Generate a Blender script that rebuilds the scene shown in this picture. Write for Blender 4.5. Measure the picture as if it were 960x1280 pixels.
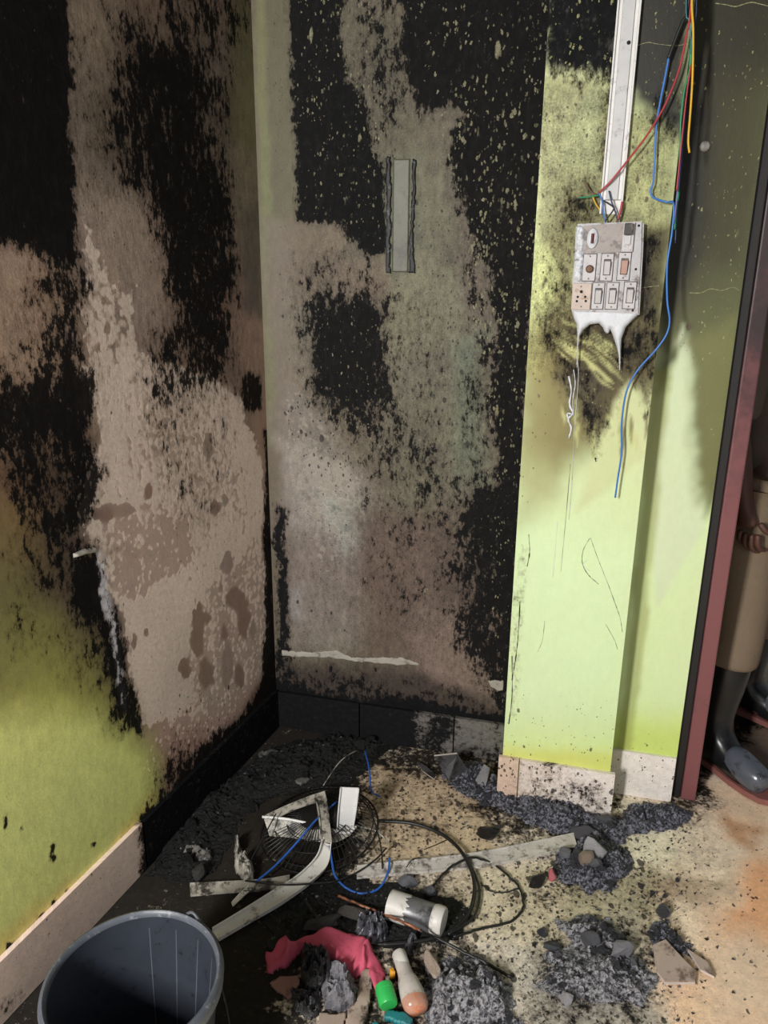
import bpy, bmesh, math, random
import numpy as np
from mathutils import Vector, Matrix, noise as mn

for o in list(bpy.data.objects): bpy.data.objects.remove(o)
S = bpy.context.scene
COL = S.collection
random.seed(7); rng = np.random.default_rng(7)

# ------------------------------------------------------------------ camera, world, lights, exposure
F = 960.0; TH = math.radians(17); CH = 1.45; ROLL = math.radians(0.5)
cam = bpy.data.cameras.new('camera'); cam.sensor_fit = 'VERTICAL'; cam.sensor_height = 36; cam.lens = 36 * F / 1280
cam.clip_start = 0.02
co = bpy.data.objects.new('camera', cam); COL.objects.link(co); S.camera = co
co.matrix_world = Matrix.Translation((0, 0, CH)) @ Matrix.Rotation(math.pi / 2 - TH, 4, 'X') @ Matrix.Rotation(ROLL, 4, 'Z')
w = bpy.data.worlds.new('daylight'); S.world = w; w.use_nodes = True
w.node_tree.nodes['Background'].inputs[0].default_value = (0.86, 0.93, 1.0, 1)
w.node_tree.nodes['Background'].inputs[1].default_value = 0.22


def area(name, loc, target, sx, sy, power, col):
    l = bpy.data.lights.new(name, 'AREA'); l.shape = 'RECTANGLE'; l.size = sx; l.size_y = sy
    l.energy = power; l.color = col
    o = bpy.data.objects.new(name, l); COL.objects.link(o); o.location = loc
    o.rotation_euler = (Vector(target) - Vector(loc)).to_track_quat('-Z', 'Y').to_euler()
    return o


area('window_daylight', (-1.40, -1.1, 1.85), (0.6, 1.9, 0.35), 0.24, 0.66, 122, (1.0, 0.985, 0.95))
area('right_fill', (1.3, -1.2, 1.9), (0.75, 1.5, 0.0), 0.9, 1.3, 7, (1.0, 0.97, 0.93))  # added fill from the right, behind the camera; no source is seen there
vs = S.view_settings
vs.view_transform = 'Standard'; vs.look = 'None'; vs.gamma = 1; vs.use_curve_mapping = False
vs.exposure = 0.0

# ------------------------------------------------------------------ geometry helpers
CAMP = np.array([0, 0, CH])


def ray(px, py):
    x = (px - 480) / F; y = -(py - 640) / F
    c, s = math.cos(ROLL), math.sin(ROLL)
    x, y = x * c - y * s, x * s + y * c
    return np.array([x, math.cos(TH) + y * math.sin(TH), -math.sin(TH) + y * math.cos(TH)])


def fl(px, py, z=0.0):
    d = ray(px, py); return CAMP + d * ((z - CH) / d[2])


class Plane:
    """a wall plane: origin on the floor, u along it, n out of it"""
    def __init__(s, o, u):
        s.o = np.array([o[0], o[1], 0.0]); u = np.array([u[0], u[1], 0.0]); s.u = u / np.linalg.norm(u)
        s.n = np.array([s.u[1], -s.u[0], 0.0]); s.z = np.array([0, 0, 1.0])
    def P(s, u, v, w=0.0): return s.o + s.u * u + s.z * v + s.n * w
    def off(s, w): return Plane(s.o + s.n * w, s.u)
    def hit(s, px, py, w=0.0):
        d = ray(px, py); o = s.o + s.n * w
        return CAMP + d * (np.dot(o - CAMP, s.n) / np.dot(d, s.n))
    def uv(s, px, py, w=0.0):
        p = s.hit(px, py, w) - s.o; return np.array([np.dot(p, s.u), p[2]])
    def mat(s, u=0, v=0, w=0):
        p = s.P(u, v, w); M = Matrix.Identity(4)
        for i in range(3): M[i][0] = s.u[i]; M[i][1] = -s.n[i]; M[i][2] = s.z[i]; M[i][3] = p[i]
        return M          # local x = along wall, local -y = out of wall, local z = up


CORNER = (-0.354, 2.276)
UB = (0.96823, -0.25006)
WB = Plane(CORNER, UB)                       # back wall
WL = Plane(CORNER, (0.35817, 0.93366))       # left wall; n points into the room
PIL = Plane((0.653, 1.832), UB)              # pillar front
REC = PIL.off(-0.11)                         # recessed wall beside the pillar


def smooth(a, b, x):
    t = np.clip((x - a) / (b - a), 0, 1); return t * t * (3 - 2 * t)


def lin(c):
    c = np.array(c, float) / 255.0
    return np.where(c <= 0.04045, c / 12.92, ((c + 0.055) / 1.055) ** 2.4)


def sdist(poly, pts):
    """signed distance (inside positive) of pts to polygon"""
    poly = np.array(poly, float); n = len(poly)
    d = np.full(len(pts), 1e9); ins = np.zeros(len(pts), bool)
    for i in range(n):
        a, b = poly[i], poly[(i + 1) % n]; e = b - a
        t = np.clip(((pts - a) @ e) / max(e @ e, 1e-12), 0, 1)
        q = pts - a - t[:, None] * e
        d = np.minimum(d, np.hypot(q[:, 0], q[:, 1]))
        c = (a[1] > pts[:, 1]) != (b[1] > pts[:, 1])
        if abs(e[1]) > 1e-12:
            xi = a[0] + (pts[:, 1] - a[1]) * e[0] / e[1]
            ins ^= c & (pts[:, 0] < xi)
    return np.where(ins, d, -d)


def vnoise(pts, scale, seed):
    """smooth value noise, numpy, -1..1"""
    r = np.random.default_rng(seed); T = r.random((128, 128)) * 2 - 1
    p = pts * scale + 500; i = np.floor(p).astype(int); f = p - i; f = f * f * (3 - 2 * f)
    x0, y0 = i[:, 0] % 128, i[:, 1] % 128; x1, y1 = (x0 + 1) % 128, (y0 + 1) % 128
    a = T[x0, y0] * (1 - f[:, 0]) + T[x1, y0] * f[:, 0]; b = T[x0, y1] * (1 - f[:, 0]) + T[x1, y1] * f[:, 0]
    return a * (1 - f[:, 1]) + b * f[:, 1]


class Stains:
    """layers of stain / paint patches of a surface, in the surface's own metres.
    'c' colour, 's' soot density, 'p' peeled putty, 'f' pale flecks, 'd' dark specks, 'r' rough plaster"""
    CH = {'s': 0, 'p': 1, 'f': 2, 'd': 3, 'r': 4}
    def __init__(s, conv, base, gain, ppm=400.0, warp=9.0, sat=1.0):
        s.conv = conv; s.sat = sat; s.base = lin(base); s.gain = gain; s.L = []; s.ppm = ppm; s.warp = warp
    def __call__(s, kind, pts, val, soft=16, op=1.0):
        poly = np.array([s.conv(*p) for p in pts])
        s.L.append((kind, poly, val, soft / s.ppm, op)); return s
    def eval(s, pts):
        pts = np.asarray(pts, float)
        n = len(pts); C = np.tile(s.base, (n, 1)); M = np.zeros((n, 5))
        wv = np.stack([vnoise(pts, 9, 1) * .6 + vnoise(pts, 26, 2) * .3 + vnoise(pts, 60, 5) * .18,
                       vnoise(pts, 7, 3) * .7 + vnoise(pts, 22, 4) * .3 + vnoise(pts, 60, 6) * .18], 1)
        for kind, poly, val, soft, op in s.L:
            amp = s.warp / s.ppm * (1.5 if soft * s.ppm > 11 else .6)
            if kind == 's': soft *= 2.2
            elif soft * s.ppm > 11: soft *= 1.4
            m = smooth(-soft / 2, soft / 2, sdist(poly, pts + wv * amp)) * op
            if kind == 'c': C = C * (1 - m[:, None]) + lin(val) * m[:, None]
            else:
                k = s.CH[kind]; M[:, k] = M[:, k] * (1 - m) + val * m
        g = C @ np.array([.25, .65, .10]); C = g[:, None] + (C - g[:, None]) * s.sat
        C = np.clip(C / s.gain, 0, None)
        return C / np.maximum(C.max(1, keepdims=True) / .88, 1), M


def add_attrs(me, C, M):
    n = len(me.vertices)
    for nm, arr in (('Col', C), ('Msk', M[:, 0:3]), ('Msk2', np.stack([M[:, 3], M[:, 4], M[:, 0] * 0], 1))):
        a = me.color_attributes.new(nm, 'FLOAT_COLOR', 'POINT')
        a.data.foreach_set('color', np.concatenate([arr, np.ones((n, 1))], 1).astype(np.float32).ravel())


def link(name, me, mat=None, parent=None, smooth_=False, M=None, **props):
    o = bpy.data.objects.new(name, me); COL.objects.link(o)
    if mat is not None: me.materials.append(mat)
    if smooth_: me.polygons.foreach_set('use_smooth', [True] * len(me.polygons))
    if M is not None: o.matrix_world = M
    if parent is not None: o.parent = parent
    for k, v in props.items(): o[k] = v
    return o


def thing(name, label, cat, loc=(0, 0, 0), M=None, group=None):
    o = bpy.data.objects.new(name, None); COL.objects.link(o); o.empty_display_size = 0.02
    o.matrix_world = M if M is not None else Matrix.Translation(Vector([float(x) for x in loc]))
    o['label'] = label; o['category'] = cat
    if group: o['group'] = group
    return o


class MB:
    """mesh builder"""
    def __init__(s): s.v = []; s.f = []
    def add(s, vs, fs):
        k = len(s.v); s.v += [tuple(float(c) for c in v) for v in vs]; s.f += [tuple(i + k for i in f) for f in fs]; return s
    def box(s, x0, x1, y0, y1, z0, z1, bev=0.0, fr=None):
        if bev <= 0:
            vs = [(x, y, z) for z in (z0, z1) for y in (y0, y1) for x in (x0, x1)]
            fs = [(0, 2, 3, 1), (4, 5, 7, 6), (0, 1, 5, 4), (2, 6, 7, 3), (0, 4, 6, 2), (1, 3, 7, 5)]
        else:
            bm = bmesh.new(); bmesh.ops.create_cube(bm, size=1)
            for v in bm.verts:
                v.co = ((x0 + x1) / 2 + v.co.x * (x1 - x0), (y0 + y1) / 2 + v.co.y * (y1 - y0), (z0 + z1) / 2 + v.co.z * (z1 - z0))
            bmesh.ops.bevel(bm, geom=bm.edges[:], offset=bev, segments=2, affect='EDGES', profile=.5)
            bm.verts.index_update(); vs = [tuple(v.co) for v in bm.verts]; fs = [tuple(v.index for v in f.verts) for f in bm.faces]; bm.free()
        if fr is not None: vs = [tuple(fr @ Vector(v)) for v in vs]
        return s.add(vs, fs)
    def tube(s, path, r, seg=8, cap=True):
        path = [Vector([float(c) for c in p]) for p in path]; n = len(path)
        rs = r if hasattr(r, '__len__') else [r] * n
        t = [(path[min(i + 1, n - 1)] - path[max(i - 1, 0)]).normalized() for i in range(n)]
        up = Vector((0, 0, 1)) if abs(t[0].z) < .9 else Vector((1, 0, 0))
        a = t[0].cross(up).normalized(); vs = []; fs = []
        for i in range(n):
            a = (a - t[i] * a.dot(t[i])).normalized(); b = t[i].cross(a)
            for k in range(seg):
                g = 2 * math.pi * k / seg; vs.append(path[i] + (a * math.cos(g) + b * math.sin(g)) * rs[i])
        for i in range(n - 1):
            for k in range(seg):
                k2 = (k + 1) % seg; fs.append((i * seg + k, i * seg + k2, (i + 1) * seg + k2, (i + 1) * seg + k))
        if cap: fs += [tuple(range(seg - 1, -1, -1)), tuple((n - 1) * seg + k for k in range(seg))]
        return s.add(vs, fs)
    def lathe(s, prof, seg=32, fr=None, close=False):
        vs = []; fs = []; n = len(prof)
        for r, z in prof:
            for k in range(seg):
                g = 2 * math.pi * k / seg; vs.append((r * math.cos(g), r * math.sin(g), z))
        for i in range(n - 1):
            for k in range(seg):
                k2 = (k + 1) % seg; fs.append((i * seg + k, i * seg + k2, (i + 1) * seg + k2, (i + 1) * seg + k))
        if close: fs += [tuple(range(seg - 1, -1, -1)), tuple((n - 1) * seg + k for k in range(seg))]
        if fr is not None: vs = [tuple(fr @ Vector(v)) for v in vs]
        return s.add(vs, fs)
    def prism(s, poly, z0, z1, fr=None):
        n = len(poly); vs = [(x, y, z0) for x, y in poly] + [(x, y, z1) for x, y in poly]
        fs = [tuple(range(n - 1, -1, -1)), tuple(range(n, 2 * n))] + [(i, (i + 1) % n, n + (i + 1) % n, n + i) for i in range(n)]
        if fr is not None: vs = [tuple(fr @ Vector(v)) for v in vs]
        return s.add(vs, fs)
    def mesh(s, name):
        me = bpy.data.meshes.new(name); me.from_pydata(s.v, [], s.f); me.update(); return me
    def obj(s, name, mat, parent=None, world=False, sm=False, fix=True, **props):
        """world=True: vertices are in world space; stored local to parent (or to a base point)"""
        me = s.mesh(name)
        if world and parent is not None:
            inv = (parent.matrix_world if parent.parent is None else parent.parent.matrix_world @ parent.matrix_basis).inverted()
            me.transform(inv)
        M = None
        if world and parent is None:
            a = np.array(s.v); b = (a[:, 0].mean(), a[:, 1].mean(), a[:, 2].min())
            me.transform(Matrix.Translation(-Vector(b))); M = Matrix.Translation(Vector(b))
        if fix:
            bm = bmesh.new(); bm.from_mesh(me); bmesh.ops.recalc_face_normals(bm, faces=bm.faces); bm.to_mesh(me); bm.free()
        o = link(name, me, mat, parent, False, M, **props)
        if sm:
            me.polygons.foreach_set('use_smooth', [True] * len(me.polygons))
            if sm is not True: me.set_sharp_from_angle(angle=math.radians(sm))
        return o


def spline(pts, n=8):
    p = [np.array(q, float) for q in pts]; p = [2 * p[0] - p[1]] + p + [2 * p[-1] - p[-2]]; out = []
    for i in range(1, len(p) - 2):
        for k in range(n):
            t = k / n; a, b, c, d = p[i - 1], p[i], p[i + 1], p[i + 2]
            out.append(.5 * (2 * b + (c - a) * t + (2 * a - 5 * b + 4 * c - d) * t * t + (3 * b - a - 3 * c + d) * t ** 3))
    out.append(p[-2]); return out


# ------------------------------------------------------------------ materials
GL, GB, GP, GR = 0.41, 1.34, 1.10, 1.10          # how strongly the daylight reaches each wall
class NT:
    def __init__(s, name):
        s.m = bpy.data.materials.new(name); s.m.use_nodes = True; s.t = s.m.node_tree; s.n = s.t.nodes
        s.b = s.n['Principled BSDF']
    def new(s, typ, **kw):
        x = s.n.new(typ)
        for k, v in kw.items(): setattr(x, k, v)
        return x
    def set(s, sock, v):
        if isinstance(v, bpy.types.NodeSocket): s.t.links.new(v, sock)
        elif v is not None: sock.default_value = v
    def math(s, op, a, b=None, c=None, clamp=False):
        x = s.new('ShaderNodeMath', operation=op, use_clamp=clamp)
        for i, v in enumerate((a, b, c)):
            if v is not None: s.set(x.inputs[i], v)
        return x.outputs[0]
    def step(s, x, a, b):
        r = s.new('ShaderNodeMapRange', interpolation_type='SMOOTHSTEP')
        s.set(r.inputs[0], x); s.set(r.inputs[1], a); s.set(r.inputs[2], b); return r.outputs[0]
    def mix(s, f, a, b, mode='MIX'):
        x = s.new('ShaderNodeMix', data_type='RGBA', blend_type=mode)
        s.set(x.inputs[0], f); s.set(x.inputs[6], a); s.set(x.inputs[7], b); return x.outputs[2]
    def noise(s, vec, scale, detail=6, rough=.6, color=False):
        x = s.new('ShaderNodeTexNoise'); s.set(x.inputs['Vector'], vec)
        x.inputs['Scale'].default_value = scale; x.inputs['Detail'].default_value = detail; x.inputs['Roughness'].default_value = rough
        return x.outputs[1] if color else x.outputs[0]
    def vor(s, vec, scale, feature='F1'):
        x = s.new('ShaderNodeTexVoronoi', feature=feature); s.set(x.inputs['Vector'], vec); x.inputs['Scale'].default_value = scale
        return x
    def mapping(s, vec, sc):
        x = s.new('ShaderNodeMapping'); s.set(x.inputs[0], vec); x.inputs[3].default_value = sc; return x.outputs[0]
    def bump(s, h, dist, strength=1.0):
        x = s.new('ShaderNodeBump'); s.set(x.inputs['Height'], h); x.inputs['Distance'].default_value = dist
        x.inputs['Strength'].default_value = strength; s.set(s.b.inputs['Normal'], x.outputs[0])
    def attr(s, nm):
        x = s.new('ShaderNodeAttribute', attribute_name=nm); return x.outputs['Color']
    def sep(s, c):
        x = s.new('ShaderNodeSeparateColor'); s.set(x.inputs[0], c); return x.outputs
    def scalecol(s, c, f):
        x = s.new('ShaderNodeVectorMath', operation='SCALE'); s.set(x.inputs[0], c); s.set(x.inputs['Scale'], f); return x.outputs[0]


def rgba(c): return (*[float(x) for x in lin(c)], 1)


def stained(name, putty=(168, 156, 148), soot=(15, 16, 18), fleckc=(150, 146, 112), stretch=.5, soft=.07, rough=.55, fscale=1.0, spec=.35, floor=False, gain=1.0, var0=.5, spec_c=(34, 29, 26)):
    t = NT(name)
    uv = t.new('ShaderNodeUVMap', uv_map='UVMap').outputs[0] if not floor else t.new('ShaderNodeTexCoord').outputs['Object']
    st = t.mapping(uv, (1, stretch, 1))
    N1 = t.noise(st, 24, 9, .72); N2 = t.noise(uv, 130, 4, .6); N3 = t.noise(st, 5, 9, .7); N4 = t.noise(st, 60, 6, .75)
    s_, p_, f_ = t.sep(t.attr('Msk'))[:3]; d_, r_ = t.sep(t.attr('Msk2'))[:2]
    col = t.attr('Col')
    # weathered base
    v = t.math('ADD', t.math('MULTIPLY', t.math('SUBTRACT', N4, .5), 1.3), t.math('ADD', t.math('MULTIPLY_ADD', t.math('SUBTRACT', t.noise(uv, 230, 3, .6), .5), .9, t.math('MULTIPLY', t.math('SUBTRACT', N3, .5), .8)), t.math('MULTIPLY', t.math('SUBTRACT', N1, .5), .9)))
    var = t.math('MULTIPLY_ADD', v, t.math('MULTIPLY_ADD', r_, 1.9, var0), 1.0)
    c = t.scalecol(col, t.math('MAXIMUM', var, .25))
    tone = t.noise(st, 3.5, 5, .6, True)
    c = t.mix(.03 if floor else .1, c, t.mix(1.0, c, tone, 'OVERLAY'))
    # peeled, blistered putty
    wn = t.new('ShaderNodeVectorMath', operation='ADD'); t.set(wn.inputs[0], uv)
    t.set(wn.inputs[1], t.scalecol(t.noise(uv, 40, 3, .6, True), .012))
    V = t.vor(wn.outputs[0], 62, 'SMOOTH_F1').outputs['Distance']
    pv = t.math('ADD', t.math('ADD', p_, t.math('MULTIPLY', t.math('SUBTRACT', .38, V), .75)), t.math('MULTIPLY', t.math('SUBTRACT', N1, .5), 1.3))
    pm = t.step(pv, .42, .62)
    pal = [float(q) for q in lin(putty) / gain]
    pc = t.scalecol(t.mix(.25, (*pal, 1), col), t.math('MULTIPLY_ADD', t.math('ADD', t.math('SUBTRACT', t.noise(uv, 90, 6, .7), .5), t.math('SUBTRACT', N3, .5)), .75, 1.0))
    pc = t.mix(t.math('MULTIPLY', t.step(N2, .56, .72), .42), pc, t.scalecol(col, .7))
    rim = t.math('MULTIPLY', t.step(pv, .44, .50), t.math('SUBTRACT', 1.0, t.step(pv, .50, .58)))
    c = t.mix(pm, c, pc)
    c = t.mix(t.math('MULTIPLY', rim, .35), c, t.scalecol(col, 1.9))
    # soot
    N0 = t.noise(st, 11, 3, .5); N5 = t.noise(st, 75, 5, .75)
    sv = t.math('ADD', t.math('MULTIPLY', s_, 1.12), t.math('MULTIPLY', t.step(s_, .0, .14), t.math('ADD', t.math('MULTIPLY', t.math('SUBTRACT', N0, .5), .55), t.math('ADD', t.math('MULTIPLY', t.math('SUBTRACT', N1, .5), 1.9), t.math('MULTIPLY', t.math('SUBTRACT', N5, .5), 1.9)))))
    halo = t.step(sv, .05, .6)
    c = t.mix(t.math('MULTIPLY', halo, .62), c, t.mix(1.0, c, (.32, .27, .24, 1), 'MULTIPLY'))
    sm = t.step(sv, .5 - soft, .5 + soft * 2.4)
    sc = t.mix(t.step(N4, .45, .8), rgba(soot), rgba(tuple(min(255, x + 16) for x in soot)))
    c = t.mix(t.math('MULTIPLY', sm, .965), c, sc)
    # pale flecks where soot has flaked, dark specks where soot has landed
    def flecks(vec, scale, dens, lo):
        x = t.vor(vec, scale); h = t.sep(x.outputs['Color'])[0]
        thr = t.math('MULTIPLY', t.math('MULTIPLY', dens, t.math('POWER', h, 3.2)), lo)
        return t.math('MULTIPLY', t.step(t.math('SUBTRACT', thr, x.outputs['Distance']), -.012, .05), t.step(dens, .01, .06))
    wf = t.new('ShaderNodeVectorMath', operation='ADD'); t.set(wf.inputs[0], wn.outputs[0]); t.set(wf.inputs[1], t.scalecol(t.noise(uv, 150, 4, .7, True), .009))
    f1 = flecks(t.mapping(wf.outputs[0], (1, .5, 1)), 150 * fscale, f_, .95)
    f2 = flecks(t.mapping(wf.outputs[0], (1, .3, 1)), 46 * fscale, f_, .52)
    fm = t.math('MULTIPLY', t.math('MAXIMUM', f1, f2), t.step(N1, .40, .56))
    c = t.mix(t.math('MULTIPLY', fm, t.math('MULTIPLY_ADD', N2, .9, .2)), c, rgba(fleckc))
    d1 = flecks(t.mapping(wn.outputs[0], (1, .7, 1)), 130, d_, .7); d2 = flecks(t.mapping(wn.outputs[0], (1, .6, 1)), 44, d_, .55)
    dm = t.math('MAXIMUM', d1, d2)
    c = t.mix(t.math('MULTIPLY', dm, .85), c, rgba(spec_c))
    t.set(t.b.inputs['Base Color'], c)
    t.set(t.b.inputs['Roughness'], t.math('ADD', rough, t.math('MULTIPLY', sm, .2)))
    t.set(t.b.inputs['Specular IOR Level'], t.math('MULTIPLY_ADD', sm, -spec * .75, spec))
    h = t.math('ADD', t.math('MULTIPLY', pm, .55), t.math('ADD', t.math('MULTIPLY', N4, t.math('MULTIPLY_ADD', r_, 2.2, .35)), t.math('MULTIPLY', fm, -.35)))
    h = t.math('ADD', h, t.math('MULTIPLY', t.math('SUBTRACT', .5, V), t.math('MULTIPLY', p_, .22)))
    t.bump(h, .0022, .8)
    return t.m


def simple(name, c, rough=.5, metal=0.0, spec=.5, var=.25, dirt_or_glint=None, dscale=30, damt=.5, bump=0.0, bscale=60, random_=0.0, trans=0.0, alpha=1.0, coat=0.0, tint=None):
    """plain procedural material: mottled colour, dirt of its own, fine relief"""
    t = NT(name); oc = t.new('ShaderNodeTexCoord').outputs['Object']
    n = t.noise(oc, 22, 6, .65)
    col = t.scalecol(t.mix(0.0, rgba(c), rgba(c)), t.math('MULTIPLY_ADD', t.math('SUBTRACT', n, .5), var * 2.4, 1.0))
    if tint is not None: col = t.mix(t.step(t.noise(oc, 7, 3, .5), .45, .6), col, rgba(tint))
    if random_:
        rnd = t.new('ShaderNodeObjectInfo').outputs['Random']
        col = t.scalecol(col, t.math('MULTIPLY_ADD', t.math('POWER', rnd, 3.0), random_, 1 - random_ * .15))
    if dirt_or_glint is not None:
        dn = t.noise(oc, dscale, 8, .75)
        col = t.mix(t.step(dn, .62 - damt * .3, .72 - damt * .2), col, rgba(dirt_or_glint))
    t.set(t.b.inputs['Base Color'], col)
    t.b.inputs['Roughness'].default_value = rough; t.b.inputs['Metallic'].default_value = metal
    t.b.inputs['Specular IOR Level'].default_value = spec
    t.b.inputs['Transmission Weight'].default_value = trans; t.b.inputs['Coat Weight'].default_value = coat
    if bump: t.bump(t.noise(oc, bscale, 6, .7), bump)
    return t.m


M_WL = stained('sooted paint left', putty=(164, 151, 142), fleckc=(112, 100, 92), gain=GL)
M_WB = stained('sooted paint back', putty=(166, 158, 146), fleckc=(152, 148, 120), gain=GB)
M_PI = stained('green paint pillar', fleckc=(170, 170, 122), soft=.12, rough=.5, var0=.12, spec_c=(86, 72, 58))
M_TILE = stained('skirting tile', fleckc=(120, 114, 110), soft=.1, rough=.42, stretch=1)
M_FLOOR = stained('cement floor', putty=(190, 180, 160), soot=(17, 16, 16), fleckc=(190, 182, 160), stretch=1, soft=.14, rough=.7, floor=True)
M_CHAR = simple('charcoal', (28, 29, 34), .36, spec=.7, var=.8, dirt_or_glint=(124, 126, 138), dscale=90, damt=.42, bump=.004, bscale=70, random_=1.1)  # pale specks: grey ash plus highlights painted into the colour
M_ASHLUMP = simple('ash grey lump', (118, 118, 124), .7, var=.5, dirt_or_glint=(40, 40, 46), dscale=60, damt=.6, bump=.004, bscale=60, random_=.7)
M_HEAP = simple('black ash', (30, 30, 35), .5, spec=.6, var=.9, dirt_or_glint=(150, 150, 164), dscale=120, damt=.62, bump=.012, bscale=110)  # bluish pale specks are glints painted into the ash colour
M_HEAPG = simple('grey ash', (70, 69, 74), .7, var=.9, dirt_or_glint=(186, 184, 188), dscale=110, damt=.7, bump=.012, bscale=100)  # pale specks stand for white glints as well as light ash
M_HEAPD = simple('wet black ash', (15, 15, 15), .5, spec=.45, var=.8, dirt_or_glint=(52, 52, 54), dscale=60, damt=.18, bump=.012, bscale=80)
M_PVC = simple('white pvc', (215, 214, 212), .35, var=.12, dirt_or_glint=(120, 116, 110), dscale=18, damt=.25)
M_PVCW = simple('smoked white pvc', (222, 219, 212), .35, var=.15, dirt_or_glint=(140, 134, 124), dscale=22, damt=.36)
M_PVCD = simple('grimy pvc', (168, 163, 152), .5, var=.35, dirt_or_glint=(50, 47, 44), dscale=26, damt=.6)
M_PVCS = simple('weathered pvc', (196, 191, 184), .45, var=.3, dirt_or_glint=(104, 98, 92), dscale=34, damt=.5)
M_MELT = simple('melted plastic', (205, 208, 214), .3, var=.12, dirt_or_glint=(90, 88, 86), dscale=20, damt=.2, bump=.003, bscale=50)
M_BOARD = simple('burnt switch plate', (176, 174, 176), .4, var=.2, dirt_or_glint=(104, 92, 84), dscale=28, damt=.4)
M_SWITCH = simple('switch plastic', (186, 183, 185), .35, var=.15, dirt_or_glint=(130, 114, 104), dscale=60, damt=.2)
M_SOOTP = simple('scorched plastic', (48, 42, 38), .45, var=.4, dirt_or_glint=(120, 104, 92), dscale=70, damt=.3)
M_BROWN = simple('charred brown knob', (104, 76, 58), .6, var=.4)
M_RED = simple('dark red lens', (98, 26, 28), .3)
M_HOLE = simple('black hole', (12, 12, 12), .8)
M_SCREW = simple('dull screw', (92, 84, 76), .45, metal=.6)
def frame_mat():
    t = NT('maroon paint'); oc = t.new('ShaderNodeTexCoord').outputs['Object']; n = t.noise(oc, 9, 6, .7)
    z = t.new('ShaderNodeSeparateXYZ'); t.set(z.inputs[0], oc)
    c = t.mix(t.step(t.noise(oc, 16, 6, .7), .55, .75), rgba((122, 74, 76)), rgba((98, 66, 68)))
    so = t.step(t.math('MULTIPLY_ADD', t.math('SUBTRACT', n, .5), 1.2, z.outputs[2]), .85, 1.45)      # smoke film, thicker towards the top
    c = t.mix(t.math('MULTIPLY', so, .92), c, rgba((34, 27, 30)))
    chip = t.step(t.noise(oc, 160, 4, .6), .68, .72); c = t.mix(t.math('MULTIPLY', chip, t.math('SUBTRACT', 1.0, t.step(z.outputs[2], .05, .4))), c, rgba((176, 160, 158)))
    t.set(t.b.inputs['Base Color'], c); t.b.inputs['Roughness'].default_value = .45
    return t.m
M_FRAME = frame_mat()
M_FRAMEB = simple('near black frame strip', (24, 20, 21), .6, var=.4)
M_BUCKET = simple('dark grey bucket plastic', (52, 56, 65), .4, spec=.5, var=.2, dirt_or_glint=(30, 31, 36), dscale=40, damt=.2)
M_BRIM = simple('scuffed bucket rim', (88, 92, 100), .42, spec=.5, var=.25, dirt_or_glint=(130, 132, 138), dscale=50, damt=.25)
M_BSCRATCH = simple('pale scratch', (98, 103, 116), .5)
M_PINK = simple('pink cloth', (198, 90, 112), .85, spec=.15, var=.12, bump=.0015, bscale=200)
M_GREEN = simple('green plastic', (52, 176, 86), .35, var=.1)
M_TEAL = simple('teal plastic', (34, 120, 124), .5, var=.2, dirt_or_glint=(30, 60, 62), damt=.4)
M_CARD = simple('singed cardboard', (166, 148, 134), .75, var=.2, dirt_or_glint=(66, 54, 48), dscale=16, damt=.42)
M_FOIL = simple('crumpled foil', (140, 140, 148), .28, metal=.75, var=.5, dirt_or_glint=(52, 52, 58), dscale=26, damt=.55, bump=.006, bscale=40)
M_SHEET = simple('sooty clear plastic sheet', (112, 110, 116), .25, spec=.7, var=.5, dirt_or_glint=(48, 46, 50), dscale=22, damt=.5, bump=.006, bscale=40)
M_BLACKBAG = simple('burnt black plastic', (30, 28, 30), .28, spec=.8, var=.6, dirt_or_glint=(96, 92, 96), dscale=28, damt=.2, bump=.008, bscale=36)
M_CAN = simple('burnt can wall', (112, 112, 114), .38, metal=.3, var=.3, dirt_or_glint=(60, 60, 62), dscale=20, damt=.4)
M_CANW = simple('white can coating', (206, 202, 196), .45, var=.15, dirt_or_glint=(150, 144, 138), damt=.3)
M_BOTTLE = simple('hazy clear plastic', (196, 188, 182), .2, var=.2, dirt_or_glint=(150, 132, 118), damt=.3)
M_ORANGE = simple('orange residue', (184, 140, 120), .25, var=.3, dirt_or_glint=(196, 110, 72), dscale=24, damt=.5)
M_TILEB = simple('broken tile', (178, 160, 148), .5, var=.15, dirt_or_glint=(110, 92, 84), dscale=20, damt=.4)
M_TILED = simple('sooted broken tile', (74, 72, 74), .4, var=.4, dirt_or_glint=(30, 30, 32), dscale=24, damt=.6)
M_TEDGE = simple('tile body', (196, 186, 178), .8, var=.2)
M_CABLE = simple('black cable', (24, 24, 25), .45, var=.4, dirt_or_glint=(70, 70, 72), dscale=60, damt=.2)
M_COPPER = simple('bare copper', (170, 112, 84), .45, metal=.4, var=.3, dirt_or_glint=(80, 58, 46), damt=.5)
M_WIRE = {k: simple(k + ' wire insulation', c, .4, var=.2) for k, c in dict(blue=(52, 112, 186), navy=(28, 42, 78), red=(160, 46, 52), yellow=(206, 160, 30), green=(24, 128, 84), purple=(104, 92, 150), teal=(40, 112, 120)).items()}
M_FLOORBLUE = simple('floor blue wire', (42, 92, 176), .4, var=.3)
M_GRILL = simple('burnt steel wire', (26, 25, 24), .55, metal=.3, var=.4)
M_STONE = simple('white crusted lump', (206, 204, 208), .7, var=.25, dirt_or_glint=(120, 118, 124), dscale=60, damt=.35, bump=.006, bscale=60)
M_SKIN = simple('brown skin', (84, 54, 44), .55, var=.12)
M_KHAKI = simple('khaki cotton', (126, 110, 92), .85, spec=.15, var=.12, bump=.002, bscale=160)
M_SHIRT = simple('grey khaki shirt cotton', (96, 86, 78), .85, spec=.15, var=.12, bump=.002, bscale=160)
M_BOOT = simple('black rubber', (24, 25, 27), .3, spec=.5, var=.2)
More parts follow.
